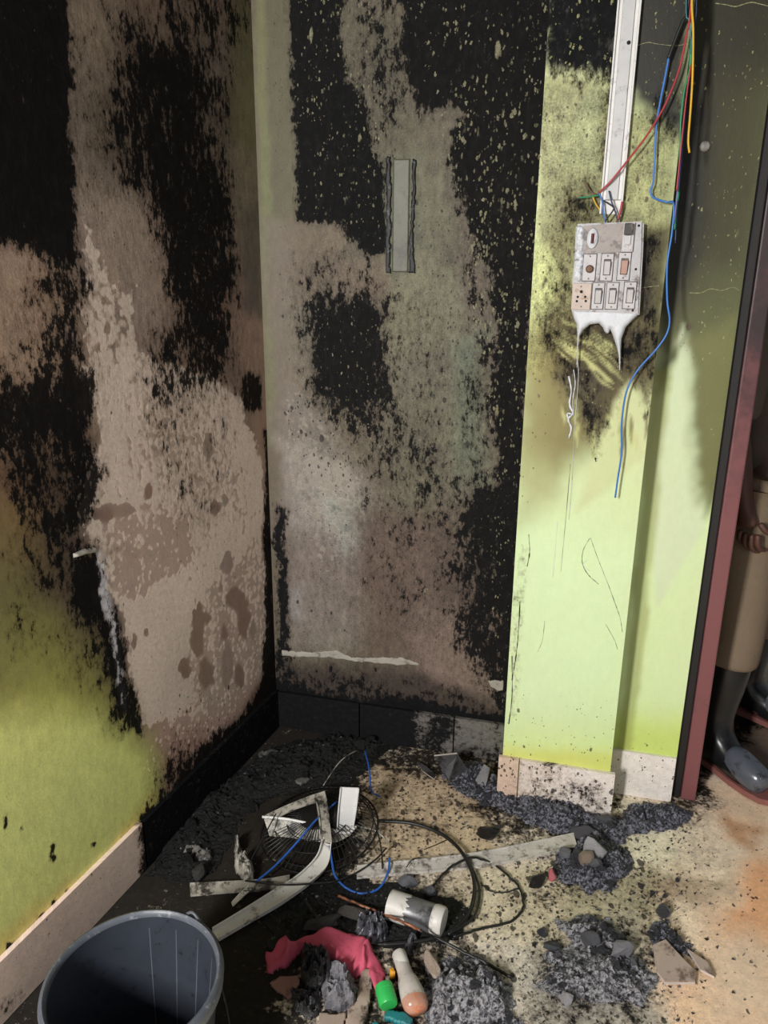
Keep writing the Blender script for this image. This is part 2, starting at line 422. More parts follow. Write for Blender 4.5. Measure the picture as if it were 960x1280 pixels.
M_BOOTG = simple('grey sheen rubber toe', (84, 89, 98), .22, spec=.7, var=.25, dirt_or_glint=(46, 48, 52), dscale=14, damt=.4)  # sheen on the black boot toes, put into a paler grey
M_SOLE = simple('reddish rubber sole', (132, 84, 78), .6, var=.2)
M_HAIR = simple('black hair', (14, 12, 12), .6)
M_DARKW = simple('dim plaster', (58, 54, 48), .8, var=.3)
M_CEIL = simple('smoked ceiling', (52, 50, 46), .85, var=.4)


# ------------------------------------------------------------------ stained surfaces
def patch(name, plane, u0, u1, v0, v1, step, depth, st, mat, parent=None, w=0.0, **props):
    """slab whose front face is a fine grid carrying the stain attributes; local x along wall, -y outward, z up"""
    def axis(a, b, lo, hi):      # fine where it is near the camera's subject, coarse beyond
        k = [np.linspace(max(a, lo), min(b, hi), max(1, int(round((min(b, hi) - max(a, lo)) / step))) + 1)]
        if a < lo: k.insert(0, np.linspace(a, lo, int((lo - a) / .1) + 2)[:-1])
        if b > hi: k.append(np.linspace(hi, b, int((b - hi) / .1) + 2)[1:])
        return np.concatenate(k)
    au, av = (axis(u0, u1, -1.3, 9), axis(v0, v1, -1, 2.2)) if depth > .05 else (axis(u0, u1, -9, 9), axis(v0, v1, -1, 9))
    nu, nv = len(au) - 1, len(av) - 1
    U, V = np.meshgrid(au, av)
    uv = np.stack([U.ravel(), V.ravel()], 1)
    C, M = st.eval(uv)
    W = nu + 1; i = np.arange(nv)[:, None] * W + np.arange(nu)[None, :]; i = i.ravel()
    faces = np.stack([i, i + 1, i + 1 + W, i + W], 1).tolist()
    border = list(range(W)) + [r * W + nu for r in range(1, nv + 1)] + [nv * W + k for k in range(nu - 1, -1, -1)] + [r * W for r in range(nv - 1, 0, -1)]
    n = len(uv); cx = (u0 + u1) / 2
    co = np.concatenate([np.stack([uv[:, 0] - cx, np.zeros(n), uv[:, 1] - v0], 1), np.stack([uv[border, 0] - cx, np.full(len(border), depth), uv[border, 1] - v0], 1)])
    uvx = np.concatenate([uv, uv[border] + np.sign(uv[border] - [[cx, (v0 + v1) / 2]]) * depth * np.array([[1, 0]])])
    C = np.concatenate([C, C[border]]); M = np.concatenate([M, M[border]])
    B = len(border)
    faces += [[border[k], n + k, n + (k + 1) % B, border[(k + 1) % B]] for k in range(B)]
    faces.append([n + k for k in range(B)][::-1])
    me = bpy.data.meshes.new(name); me.from_pydata(co.tolist(), [], faces); me.update()
    add_attrs(me, C, M)
    ul = me.uv_layers.new(name='UVMap'); li = np.zeros(len(me.loops), int); me.loops.foreach_get('vertex_index', li)
    ul.data.foreach_set('uv', uvx[li].astype(np.float32).ravel())
    Mx = plane.mat(cx, v0, w)
    o = link(name, me, mat, None, False, Mx, **props)
    if parent is not None:
        o.parent = parent; o.matrix_parent_inverse = Matrix.Identity(4)
        o.matrix_basis = parent.matrix_world.inverted() @ Mx
    return o



# ---- left wall
L = Stains(WL.uv, (92, 77, 68), GL, sat=1.0)
L('c', [(0, 0), (330, 0), (330, 340), (0, 330)], (80, 69, 62), 90)
L('c', [(82, 0), (150, 0), (140, 70), (105, 120), (98, 270), (84, 240)], (96, 84, 76), 22)
L('c', [(90, 225), (170, 240), (215, 300), (218, 440), (90, 420)], (112, 98, 90), 40)
L('c', [(-20, 320), (55, 318), (100, 370), (105, 470), (-20, 480)], (112, 94, 82), 30)
L('c', [(288, -10), (322, -10), (325, 200), (290, 200)], (70, 66, 50), 18)
L('c', [(286, 190), (326, 190), (332, 350), (290, 350)], (82, 72, 62), 18)
L('c', [(300, 255), (326, 255), (328, 400), (304, 400)], (58, 55, 50), 16, .8)
L('c', [(288, 400), (332, 400), (345, 880), (325, 880), (320, 560)], (104, 86, 76), 18)
L('c', [(-20, 540), (90, 540), (110, 690), (60, 730), (-20, 700)], (82, 62, 50), 50)
L('c', [(-20, 620), (60, 640), (80, 720), (-20, 720)], (92, 74, 50), 40)
# putty
PUT = [(105, 440), (180, 450), (250, 475), (292, 488), (304, 530), (322, 580), (328, 660), (334, 760), (335, 830), (300, 890), (250, 935), (205, 955), (172, 905), (160, 850), (140, 720), (118, 680), (95, 640), (112, 580), (125, 545), (88, 500)]
L('c', PUT, (130, 115, 106), 14)
L('c', [(170, 890), (245, 905), (310, 870), (260, 940), (175, 1020)], (128, 106, 96), 40)
L('p', [(104, 272), (116, 284), (124, 310), (140, 352), (168, 350), (172, 400), (180, 460), (105, 470), (104, 380)], .62, 12)
L('p', [(85, 440), (180, 450), (295, 485), (322, 560), (332, 660), (334, 800), (250, 915), (172, 905), (160, 850), (140, 720), (95, 640), (125, 550)], .74, 12)
L('p', [(170, 470), (240, 540), (300, 590), (300, 650), (230, 620), (160, 560)], .58, 40)
L('p', [(145, 640), (235, 640), (245, 700), (165, 770), (150, 740)], .40, 20)
L('p', [(165, 765), (235, 720), (245, 760), (235, 850), (250, 895), (185, 895), (165, 840)], .95, 24)
L('p', [(230, 800), (270, 720), (325, 680), (336, 830), (300, 885), (250, 905)], .46, 24)
L('p', [(240, 880), (300, 850), (335, 830), (280, 920), (180, 990), (180, 930)], .40, 30)
def spot(st_, px, py, rx, ry, seed, kind='p', val=0.0, soft=4):
    r_ = random.Random(seed); n = 11
    st_(kind, [(px + rx * r_.uniform(.65, 1.2) * math.cos(6.283 * k / n), py + ry * r_.uniform(.65, 1.2) * math.sin(6.283 * k / n)) for k in range(n)], val, soft)
for k, (x, y, rx, ry) in enumerate(((284, 705, 7, 14), (298, 750, 14, 14), (304, 775, 8, 26), (277, 735, 3, 6), (167, 803, 4, 8), (182, 792, 3, 5), (282, 622, 4, 6), (268, 634, 8, 10), (186, 614, 6, 12), (150, 638, 22, 9), (130, 645, 14, 8), (280, 790, 4, 9), (316, 790, 4, 10), (246, 790, 9, 40), (258, 842, 12, 18), (284, 830, 7, 28), (232, 835, 8, 12), (300, 845, 6, 14), (262, 560, 6, 18), (255, 770, 10, 8), (240, 795, 4, 8))):
    spot(L, x, y, rx, ry, k); spot(L, x, y, rx * 1.1, ry * 1.1, k, 'c', (102, 85, 76) if k % 3 else (112, 98, 90), 5)
spot(L, 274, 590, 5, 9, 90, 's', .9, 4)
for k, q in enumerate(((86, 1117, 5, 7), (96, 1116, 3, 6), (71, 1133, 8, 7), (57, 1148, 9, 6), (44, 1161, 4, 3), (12, 1186, 7, 7), (37, 1167, 3, 3), (70, 1074, 4, 6), (29, 1032, 2, 6), (4, 1026, 2, 8), (116, 1054, 3, 3), (70, 1062, 2, 5))): spot(L, *q, 40 + k, 's', 1.1, 3)
# green paint low down
L('c', [(-20, 690), (60, 700), (105, 790), (140, 870), (178, 935), (192, 985), (190, 1012), (168, 1045), (0, 1200), (-40, 1230)], (80, 74, 46), 60)
L('c', [(40, 560), (110, 560), (130, 700), (150, 860), (120, 850), (60, 760)], (48, 40, 34), 50, .8)
L('c', [(-20, 800), (40, 790), (120, 850), (178, 935), (192, 985), (190, 1012), (168, 1045), (0, 1200), (-40, 1230)], (118, 116, 62), 60)
L('c', [(-20, 895), (70, 890), (150, 912), (180, 940), (190, 985), (190, 1012), (165, 1048), (-40, 1230)], (160, 162, 98), 40)
L('c', [(-20, 940), (110, 930), (180, 985), (100, 1060), (-30, 1150)], (168, 172, 108), 60, .8)
L('c', [(-30, 1190), (60, 1125), (165, 1030), (190, 1000), (190, 1018), (165, 1055), (0, 1205)], (168, 154, 88), 12, .7)
L('c', [(-20, 760), (40, 770), (50, 830), (-20, 880)], (84, 80, 48), 60, .7)
# soot
L('s', [(-20, -20), (80, -20), (84, 60), (92, 240), (103, 335), (108, 370), (70, 345), (40, 318), (-20, 305)], 1.0, 9)
L('s', [(-20, -20), (75, -20), (78, 120), (-20, 130)], .84, 40)
L('s', [(135, 25), (200, -20), (288, -20), (290, 120), (286, 250), (292, 330), (288, 440), (296, 480), (258, 490), (248, 540), (196, 540), (190, 440), (216, 380), (200, 300), (165, 240), (112, 215), (104, 130), (128, 70)], .50, 40)
L('s', [(165, 60), (240, 50), (258, 190), (286, 250), (286, 440), (250, 480), (232, 430), (212, 330), (172, 190)], .78, 30)
L('s', [(180, 0), (320, -20), (318, 60), (230, 60)], .5, 30)
L('s', [(245, 30), (285, 20), (288, 220), (262, 200)], .46, 24)
L('s', [(195, 420), (250, 420), (258, 520), (200, 540)], .55, 26)
L('s', [(300, 465), (325, 465), (326, 515), (304, 515)], 1.0, 8, .75)
L('s', [(190, 520), (250, 520), (275, 640), (255, 680), (205, 650)], .30, 40)
L('s', [(230, 500), (290, 520), (300, 600), (250, 600)], .24, 30)
L('s', [(48, 330), (104, 335), (106, 400), (112, 470), (108, 560), (116, 620), (98, 660), (120, 690), (90, 740), (60, 720), (30, 640), (-20, 560), (-20, 480), (40, 450)], .55, 30)
L('s', [(-20, 490), (50, 460), (110, 470), (108, 520), (40, 535), (-20, 540)], .85, 24)
L('s', [(92, 540), (112, 560), (124, 600), (112, 650), (94, 660)], .92, 14)
L('s', [(20, 600), (75, 590), (85, 660), (40, 665)], .66, 26)
L('s', [(55, 340), (100, 340), (105, 440), (60, 430)], .6, 18)
L('s', [(20, 380), (60, 370), (64, 440), (30, 440)], .42, 18)
L('s', [(84, 692), (128, 685), (140, 750), (156, 840), (178, 918), (155, 905), (126, 845), (92, 760)], .95, 14)
L('s', [(50, 660), (100, 680), (130, 800), (150, 890), (110, 850), (60, 780)], .5, 40)
L('c', [(124, 688), (132, 688), (142, 760), (154, 850), (160, 890), (150, 880), (136, 800), (126, 740)], (150, 150, 156), 5)
L('s', [(124, 688), (131, 688), (140, 760), (150, 850), (146, 850), (134, 790), (126, 740)], .25, 4)
L('s', [(20, 700), (45, 720), (50, 800), (20, 800)], .42, 30)
L('s', [(330, 540), (352, 540), (356, 900), (322, 900), (330, 800)], .85, 8)
L('s', [(160, 1055), (192, 1010), (220, 965), (252, 932), (300, 900), (335, 850), (360, 860), (350, 920), (175, 1110)], 1.0, 20)
L('s', [(190, 985), (215, 930), (250, 915), (250, 935), (205, 1010)], .5, 24)
L('f', [(-20, -20), (80, -20), (82, 110), (-20, 120)], .3, 40)
L('f', [(230, 200), (285, 200), (285, 480), (200, 540), (200, 400)], .4, 50)
L('f', [(60, 330), (104, 335), (112, 480), (60, 440)], .65, 16)
L('f', [(85, 560), (125, 560), (125, 690), (90, 690)], .8, 16)
L('d', [(90, 480), (330, 480), (335, 900), (170, 910)], .26, 30)
L('d', [(180, 870), (330, 840), (250, 960), (180, 1020)], .5, 30)
L('d', [(-20, 840), (190, 930), (190, 1010), (-20, 1200)], .16, 30)
L('d', [(90, 20), (200, 200), (220, 430), (100, 300)], .4, 40)
L('r', [(-20, -20), (320, -20), (330, 480), (-20, 560)], .35, 40)

# ---- back wall
B = Stains(WB.uv, (116, 104, 86), GB, sat=.9)
B('c', [(318, -10), (375, -10), (380, 280), (325, 280)], (106, 100, 74), 16)
B('c', [(319, -10), (333, -10), (345, 560), (333, 560)], (122, 122, 82), 8)
B('c', [(330, 270), (390, 280), (392, 580), (340, 560)], (126, 114, 98), 20)
B('c', [(360, 275), (425, 275), (440, 330), (480, 330), (480, 370), (380, 380)], (122, 106, 88), 18)
B('c', [(425, 20), (505, 20), (520, 130), (575, 150), (565, 330), (440, 320)], (104, 98, 78), 24)
B('c', [(480, 190), (525, 190), (525, 345), (482, 345)], (106, 106, 86), 12)
B('c', [(520, 200), (565, 200), (570, 300), (520, 330)], (116, 112, 88), 20)
B('c', [(520, 310), (572, 345), (575, 440), (540, 470), (480, 460), (480, 360)], (130, 126, 98), 18)
B('c', [(480, 440), (600, 420), (600, 620), (490, 640)], (118, 112, 92), 40)
B('c', [(565, 440), (600, 420), (605, 600), (570, 600)], (112, 118, 96), 20)
B('c', [(350, 480), (390, 500), (470, 620), (450, 820), (355, 820)], (134, 122, 112), 30)
B('c', [(350, 560), (390, 560), (440, 600), (460, 660), (430, 690), (360, 660)], (156, 146, 136), 20)
B('c', [(400, 620), (455, 630), (455, 690), (420, 700)], (160, 158, 148), 14)
B('c', [(445, 650), (560, 640), (600, 740), (560, 830), (460, 830)], (112, 94, 82), 40)
B('c', [(510, 760), (640, 760), (645, 890), (530, 880)], (134, 114, 102), 40)
B('c', [(350, 830), (520, 840), (640, 890), (640, 960), (350, 900)], (84, 72, 64), 22)
B('c', [(360, 735), (380, 730), (380, 780), (362, 780)], (146, 140, 134), 12)
B('s', [(358, -20), (428, -20), (442, 90), (462, 150), (470, 195), (484, 200), (484, 316), (462, 325), (425, 285), (372, 274), (366, 120)], .97, 9)
B('s', [(425, -20), (500, -20), (508, 60), (515, 140), (480, 190), (460, 140)], .47, 26)
B('s', [(426, 20), (440, 20), (446, 90), (436, 100)], .2, 8)
B('s', [(500, -20), (700, -20), (690, 200), (680, 330), (668, 440), (658, 600), (648, 800), (640, 900), (622, 880), (612, 780), (606, 660), (610, 560), (616, 430), (614, 350), (580, 262), (562, 185), (586, 148), (524, 132), (508, 60)], 1.0, 16)
B('s', [(575, 250), (620, 340), (618, 440), (590, 470), (570, 350)], .42, 30)
B('s', [(382, 372), (420, 352), (478, 372), (492, 450), (500, 520), (482, 600), (458, 575), (428, 530), (392, 505), (378, 430)], .66, 30)
B('s', [(400, 385), (470, 385), (482, 500), (430, 510), (398, 480)], .84, 30)
B('s', [(372, 318), (440, 318), (470, 360), (380, 375)], .40, 20)
B('s', [(482, 380), (540, 370), (560, 470), (500, 480)], .32, 30)
B('s', [(440, 520), (560, 480), (590, 600), (600, 720), (480, 720)], .36, 40)
B('s', [(570, 470), (618, 430), (612, 640), (590, 650)], .42, 20)
B('s', [(590, 610), (650, 590), (645, 720), (575, 700)], .80, 26)
B('s', [(562, 690), (645, 690), (642, 900), (608, 870), (572, 800)], .74, 34)
B('s', [(460, 690), (560, 690), (560, 790), (470, 790)], .30, 40)
B('s', [(345, 630), (358, 640), (364, 900), (345, 900)], .8, 9)
B('s', [(352, 830), (520, 850), (640, 900), (640, 960), (350, 905)], .44, 18)
B('s', [(352, 858), (500, 880), (636, 903), (640, 980), (350, 940)], .95, 12)
B('s', [(560, 860), (620, 862), (630, 895), (560, 885)], .36, 16)
B('p', [(350, 470), (392, 480), (450, 600), (470, 690), (400, 720), (350, 620)], .42, 24)
B('p', [(380, 560), (440, 590), (470, 690), (400, 670)], .60, 20)
B('p', [(430, 640), (560, 640), (570, 760), (450, 780)], .25, 40)
B('f', [(360, -20), (485, -20), (485, 320), (375, 275)], .55, 30)
B('f', [(500, -20), (690, -20), (660, 600), (600, 600), (580, 260)], .6, 20)
B('f', [(570, 130), (680, 130), (670, 430), (600, 420)], .75, 40)
B('f', [(380, 360), (490, 370), (490, 590), (400, 520)], .42, 20)
B('f', [(600, 600), (655, 600), (640, 890), (600, 870)], .5, 30)
B('d', [(330, 0), (375, 0), (390, 560), (345, 560)], .35, 20)
B('d', [(360, 470), (450, 540), (470, 640), (380, 600)], .75, 20)
B('d', [(480, 180), (600, 300), (610, 620), (470, 640)], .6, 40)
B('d', [(350, 620), (640, 620), (640, 900), (350, 860)], .4, 30)
B('r', [(420, 0), (640, 0), (640, 860), (350, 860), (380, 330)], .5, 60)

# ---- pillar front
P_ = Stains(PIL.uv, (206, 214, 160), GP, warp=7, sat=1.0)
P_('c', [(600, 560), (830, 560), (800, 1040), (600, 1040)], (214, 230, 176), 120)
P_('c', [(600, 900), (800, 930), (800, 1040), (600, 1040)], (216, 236, 160), 60)
P_('c', [(600, 930), (800, 950), (800, 1040), (600, 1040)], (214, 216, 110), 20, .8)
P_('c', [(640, 640), (800, 690), (790, 900), (640, 880)], (216, 238, 186), 60)
P_('c', [(676, 112), (760, 120), (800, 150), (850, 160), (840, 300), (800, 320), (806, 460), (660, 450), (672, 300)], (164, 164, 118), 14)
P_('c', [(676, 120), (752, 118), (756, 240), (700, 300), (672, 290)], (170, 172, 130), 10)
P_('c', [(668, 296), (695, 330), (690, 450), (660, 470), (650, 470)], (196, 204, 144), 8)
P_('c', [(700, 240), (780, 230), (760, 275), (716, 290), (700, 330), (680, 300)], (132, 128, 90), 30)
P_('s', [(690, 250), (750, 236), (745, 270), (712, 285), (700, 320), (686, 310)], .36, 14)
P_('c', [(800, 280), (846, 270), (836, 430), (818, 480), (798, 470)], (86, 82, 48), 14)
P_('c', [(800, 300), (816, 300), (806, 500), (798, 440)], (48, 42, 28), 8)
P_('c', [(672, 420), (700, 380), (800, 400), (815, 470), (790, 510), (740, 560), (690, 600), (650, 560), (655, 470)], (128, 120, 74), 36)
P_('c', [(690, 400), (800, 400), (806, 460), (770, 500), (742, 540), (716, 500), (690, 450)], (78, 68, 40), 26)
P_('c', [(768, 500), (788, 476), (800, 490), (830, 560), (720, 640), (742, 566)], (206, 214, 160), 10)
P_('c', [(655, 420), (694, 430), (690, 620), (648, 650), (648, 560)], (152, 144, 92), 40, .7)
P_('s', [(680, 390), (800, 396), (812, 450), (770, 490), (744, 560), (716, 540), (700, 470), (676, 440)], .45, 14)
P_('s', [(690, 408), (712, 404), (772, 470), (766, 484), (706, 446)], .02, 5)
P_('s', [(716, 424), (740, 440), (790, 474), (768, 476), (722, 448)], .08, 4)
P_('s', [(742, 470), (772, 470), (756, 560), (742, 575)], .34, 8)
P_('s', [(812, 420), (828, 430), (812, 545), (798, 480)], .4, 8)
P_('s', [(800, 290), (832, 285), (822, 420), (806, 470), (798, 440)], .5, 10)
rs_ = random.Random(5)
for k in range(26):      # diagonal and hanging streaks where the paint shows through
    x = rs_.uniform(684, 745); y = 392 + (x - 684) * .55 + rs_.uniform(-4, 46); ln_ = rs_.uniform(14, 46); wd_ = rs_.uniform(1.6, 4.6); sl_ = rs_.uniform(.45, .85)
    q = [(x, y - wd_), (x + ln_ * .5, y + ln_ * .5 * sl_ - wd_ * .5), (x + ln_, y + ln_ * sl_), (x + ln_ * .5, y + ln_ * .5 * sl_ + wd_)]
    P_('c', q, (196, 196, 132), 3, .85); P_('s', q, .03, 2)
for k in range(22):
    x = rs_.uniform(700, 812); y = rs_.uniform(470, 540); ln_ = rs_.uniform(16, 50)
    P_('c', [(x, y), (x + 2.6, y + ln_ * .4), (x + .4, y + ln_), (x - 2.2, y + ln_ * .5)], (198, 200, 136) if k % 3 else (96, 86, 52), 3, .8)
P_('c', [(684, -30), (880, -30), (858, 140), (852, 168), (815, 150), (790, 120), (760, 100), (735, 96), (680, 92)], (38, 37, 28), 12)
P_('s', [(684, -30), (790, -30), (770, 100), (735, 96), (680, 90)], .8, 14)
P_('s', [(815, 120), (855, 120), (846, 180), (820, 160)], .5, 12)
P_('s', [(680, 92), (770, 98), (800, 130), (680, 118)], .45, 14)
P_('s', [(690, 320), (716, 300), (714, 420), (690, 440), (682, 380)], .5, 16)
P_('s', [(700, 225), (735, 215), (735, 275), (716, 300), (700, 290)], .44, 16)
P_('s', [(752, 100), (766, 110), (758, 200), (748, 230)], .6, 8)
P_('s', [(640, 800), (650, 680), (658, 680), (648, 830), (640, 900)], .35, 8)
P_('s', [(720, 410), (770, 410), (770, 450), (720, 430)], .45, 12)
P_('f', [(684, -30), (880, -30), (852, 168), (790, 130), (680, 95)], .5, 16)
P_('f', [(700, 390), (800, 400), (790, 480), (720, 520)], .45, 14)
P_('d', [(620, 860), (790, 870), (790, 1030), (620, 1000)], .42, 50)
P_('d', [(670, 110), (840, 150), (830, 450), (660, 450)], .6, 20)
P_('d', [(645, 450), (690, 460), (670, 640), (645, 640)], .5, 20)
P_('r', [(672, 118), (850, 150), (806, 460), (655, 470)], 1.0, 14)

# ---- recessed wall
R = Stains(REC.uv, (212, 226, 176), GR, warp=6, sat=1.0)
R('c', [(740, 560), (930, 560), (880, 1040), (740, 1040)], (218, 236, 180), 120)
R('c', [(740, 900), (880, 900), (880, 1040), (740, 1040)], (206, 224, 124), 40)
R('c', [(820, -40), (1000, -40), (1010, 60), (960, 330), (925, 560), (900, 620), (882, 650), (874, 600), (868, 500), (858, 420), (835, 470), (820, 480)], (94, 96, 62), 16)
R('c', [(820, -40), (1000, -40), (975, 100), (940, 330), (830, 380)], (62, 60, 36), 60)
R('c', [(855, -40), (1000, -40), (975, 100), (850, 120)], (46, 44, 28), 50)
R('c', [(838, 80), (885, 80), (880, 250), (872, 320), (836, 400)], (22, 21, 18), 22)
R('c', [(856, 405), (864, 450), (872, 560), (882, 660), (820, 760), (812, 600), (838, 480)], (214, 226, 186), 8)
R('c', [(862, 430), (930, 400), (905, 600), (874, 630)], (118, 118, 74), 20)
R('c', [(815, 460), (838, 460), (810, 760), (780, 1010), (764, 1010), (790, 760)], (150, 152, 80), 8, .6)  # pillar's cast shadow on the recess, painted as an olive strip
R('f', [(860, 20), (990, 20), (900, 580), (870, 560), (850, 300)], .38, 24)
R('d', [(760, 900), (860, 900), (860, 1010), (760, 1010)], .3, 40)
R('d', [(846, 300), (866, 330), (870, 460), (850, 440)], .6, 10)

WALLTOP = 2.75
walll = patch('wall_left', WL, -3.4, 0.0, 0, WALLTOP, .006, .12, L, M_WL, kind='structure')
wallb = patch('wall_back', WB, -0.12, 0.98, 0, WALLTOP, .0065, .12, B, M_WB, kind='structure')
pillar = patch('trim_1', PIL, -0.315, -0.017, 0, WALLTOP, .0045, .2, P_, M_PI, kind='structure')
wallr = patch('wall_right', REC, -0.03, 0.168, 0, WALLTOP, .0065, .16, R, M_PI, kind='structure')

# ---- skirting tiles
def T(base, gain, conv): return Stains(conv, base, gain, warp=6)
bl = bpy.data.objects.new('baseboard_left', None); COL.objects.link(bl); bl['kind'] = 'structure'; bl.matrix_world = WL.mat(-.7, 0, 0)
st = T((140, 124, 116), GL * .62, lambda a, b: WL.uv(a, b, .012))
st('c', [(-40, 1150), (60, 1160), (60, 1300), (-40, 1300)], (134, 120, 112), 40)
st('s', [(172, 1040), (360, 840), (360, 960), (180, 1110)], 1.0, 12)
st('d', [(-60, 1100), (180, 1040), (180, 1110), (-60, 1320)], .3, 10)
st('s', [(0, 1255), (30, 1235), (28, 1250), (0, 1275)], .45, 8)
st2 = T((34, 33, 33), GL, lambda a, b: WL.uv(a, b, .012)); st2('s', [(100, 800), (500, 800), (500, 1200), (100, 1200)], .75, 5); st2('f', [(100, 800), (500, 800), (500, 1200), (100, 1200)], .22, 5)
for a, b, s_ in ((-2.4, -1.805, st), (-1.8, -1.245, st), (-1.24, -.712, st), (-.704, -.36, st2), (-.354, -.012, st2)):
    patch('tile', WL, a, b, 0, .137 + (.004 if s_ is st else 0), .012, .012, s_, M_TILE, bl, w=.012)
bb = bpy.data.objects.new('baseboard_back', None); COL.objects.link(bb); bb['kind'] = 'structure'; bb.matrix_world = WB.mat(.35, 0, 0)
st = T((128, 124, 120), GB, lambda a, b: WB.uv(a, b, .012))
st('s', [(330, 840), (520, 860), (556, 905), (520, 1000), (330, 1000)], 1.0, 24)
st('s', [(520, 870), (640, 895), (640, 1000), (520, 1000)], .26, 10)
st('s', [(540, 935), (640, 945), (640, 1000), (520, 1000)], .55, 14)
st('s', [(540, 895), (566, 900), (545, 950), (530, 940)], .8, 14)
for a, b in ((.0, .29), (.294, .60), (.604, .765)): patch('tile', WB, a, b, 0, .131, .012, .012, st, M_TILE, bb, w=.012)
br = bpy.data.objects.new('baseboard_right', None); COL.objects.link(br); br['kind'] = 'structure'; br.matrix_world = PIL.mat(-.16, 0, 0)
st = T((206, 194, 184), .85, lambda a, b: PIL.uv(a, b, .01))
st('c', [(690, 940), (790, 960), (790, 1040), (690, 1040)], (214, 204, 198), 40)
st('c', [(600, 930), (648, 940), (648, 1000), (600, 1000)], (192, 168, 148), 8)
st('s', [(648, 945), (700, 950), (770, 1005), (770, 1030), (640, 1000)], .30, 16)
st('s', [(735, 985), (752, 985), (752, 1002), (732, 1000)], .55, 10)
st('d', [(600, 930), (790, 950), (790, 1040), (600, 1040)], .8, 10)
for a, b in ((-.325, -.268), (-.265, -.004)): patch('tile', PIL, a, b, 0, .138, .008, .012, st, M_TILE, br, w=.012)
st = T((214, 206, 200), .85, REC.uv); st('d', [(760, 930), (860, 930), (860, 1020), (760, 1020)], .55, 10)
patch('tile', REC, -.01, .166, 0, .145, .01, .010, st, M_TILE, br, w=.010)

# ---- floor
FL = Stains(lambda a, b: fl(a, b)[:2], (188, 176, 156), .52, ppm=480, warp=16, sat=.8)
FL('c', [(770, 1000), (1000, 960), (1100, 1400), (720, 1400), (830, 1200)], (192, 172, 146), 60)
FL('c', [(840, 1120), (900, 1080), (1000, 1060), (1100, 1400), (760, 1400), (820, 1250)], (194, 158, 122), 60)
FL('c', [(900, 1080), (1000, 1060), (1000, 1200), (890, 1160)], (198, 142, 92), 40)
FL('c', [(850, 1060), (905, 1050), (900, 1140), (870, 1200), (845, 1130)], (208, 188, 160), 50)
FL('c', [(900, 1180), (960, 1170), (980, 1280), (910, 1290)], (204, 176, 144), 50)
FL('c', [(880, 985), (1000, 985), (1000, 1060), (900, 1010)], (200, 172, 138), 24)
FL('c', [(900, 1005), (960, 1030), (950, 1060), (905, 1040)], (160, 118, 78), 24)
FL('c', [(690, 1080), (840, 1080), (850, 1180), (700, 1200), (660, 1130)], (142, 132, 104), 50)
FL('c', [(640, 1180), (800, 1160), (830, 1300), (640, 1300)], (140, 134, 122), 40)
FL('c', [(460, 950), (600, 980), (640, 1060), (470, 1090), (455, 1000)], (158, 138, 108), 30)
FL('c', [(540, 1080), (700, 1080), (680, 1180), (560, 1170)], (168, 156, 128), 30)
FL('c', [(830, 1090), (900, 1085), (900, 1140), (840, 1130)], (120, 100, 76), 30, .8)
FL('c', [(760, 1000), (860, 1010), (850, 1090), (770, 1080)], (186, 176, 150), 24)
FL('s', [(120, 880), (520, 870), (520, 960), (468, 965), (462, 1010), (470, 1050), (440, 1100), (420, 1180), (330, 1400), (-200, 1400), (-100, 1200)], 1.0, 40)
FL('s', [(430, 930), (640, 930), (640, 985), (560, 985), (500, 965)], .72, 24)
FL('s', [(480, 980), (600, 980), (560, 1060), (480, 1070)], .28, 30)
FL('s', [(420, 1090), (560, 1090), (610, 1180), (600, 1300), (400, 1300)], .66, 40)
FL('s', [(600, 980), (780, 1000), (770, 1050), (640, 1050), (590, 1010)], .7, 24)
FL('s', [(660, 1160), (800, 1150), (830, 1250), (780, 1320), (640, 1300), (650, 1220)], .52, 40)
FL('s', [(700, 1050), (790, 1050), (790, 1110), (650, 1130)], .55, 30)
FL('s', [(780, 1090), (850, 1090), (850, 1150), (790, 1160)], .36, 30)
FL('s', [(780, 1150), (850, 1160), (880, 1210), (800, 1220)], .45, 24)
FL('s', [(840, 985), (890, 960), (890, 1010), (850, 1030)], .6, 16)
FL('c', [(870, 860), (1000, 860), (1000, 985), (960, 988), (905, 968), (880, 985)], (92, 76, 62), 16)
FL('s', [(864, 850), (990, 850), (940, 930), (905, 950), (885, 985), (868, 985)], .75, 24)  # dark shadow beside the boots, painted in through the soot channel
FL('d', [(440, 930), (880, 960), (880, 1300), (400, 1300)], .8, 40)
FL('d', [(840, 990), (1000, 990), (1000, 1300), (840, 1300)], .35, 40)
FL('f', [(560, 1050), (860, 1020), (820, 1300), (560, 1300)], .5, 50)
FL('f', [(200, 900), (480, 900), (420, 1200), (200, 1200)], .2, 50)
FL('r', [(440, 930), (900, 940), (900, 1300), (400, 1300)], .3, 50)


def floor_mesh():
    x0, x1, y0, y1, step = -2.2, 2.6, -1.6, 4.2, .012
    xs = np.concatenate([np.linspace(x0, -1.0, 8)[:-1], np.arange(-1.0, 1.45, step), np.linspace(1.45, x1, 8)[1:]])
    ys = np.concatenate([np.linspace(y0, .95, 12)[:-1], np.arange(.95, 2.45, step), np.linspace(2.45, y1, 10)[1:]])
    X, Y = np.meshgrid(xs, ys); p = np.stack([X.ravel(), Y.ravel()], 1)
    C, M = FL.eval(p)
    z = vnoise(p, 30, 11) * .0008 + vnoise(p, 8, 12) * .0012 - .002
    W = len(xs); i = (np.arange(len(ys) - 1)[:, None] * W + np.arange(W - 1)[None, :]).ravel()
    me = bpy.data.meshes.new('floor'); me.from_pydata(np.concatenate([p, z[:, None]], 1).tolist(), [], np.stack([i, i + 1, i + 1 + W, i + W], 1).tolist()); me.update()
    add_attrs(me, C, M); me.polygons.foreach_set('use_smooth', [True] * len(me.polygons))
    return link('floor', me, M_FLOOR, kind='structure')


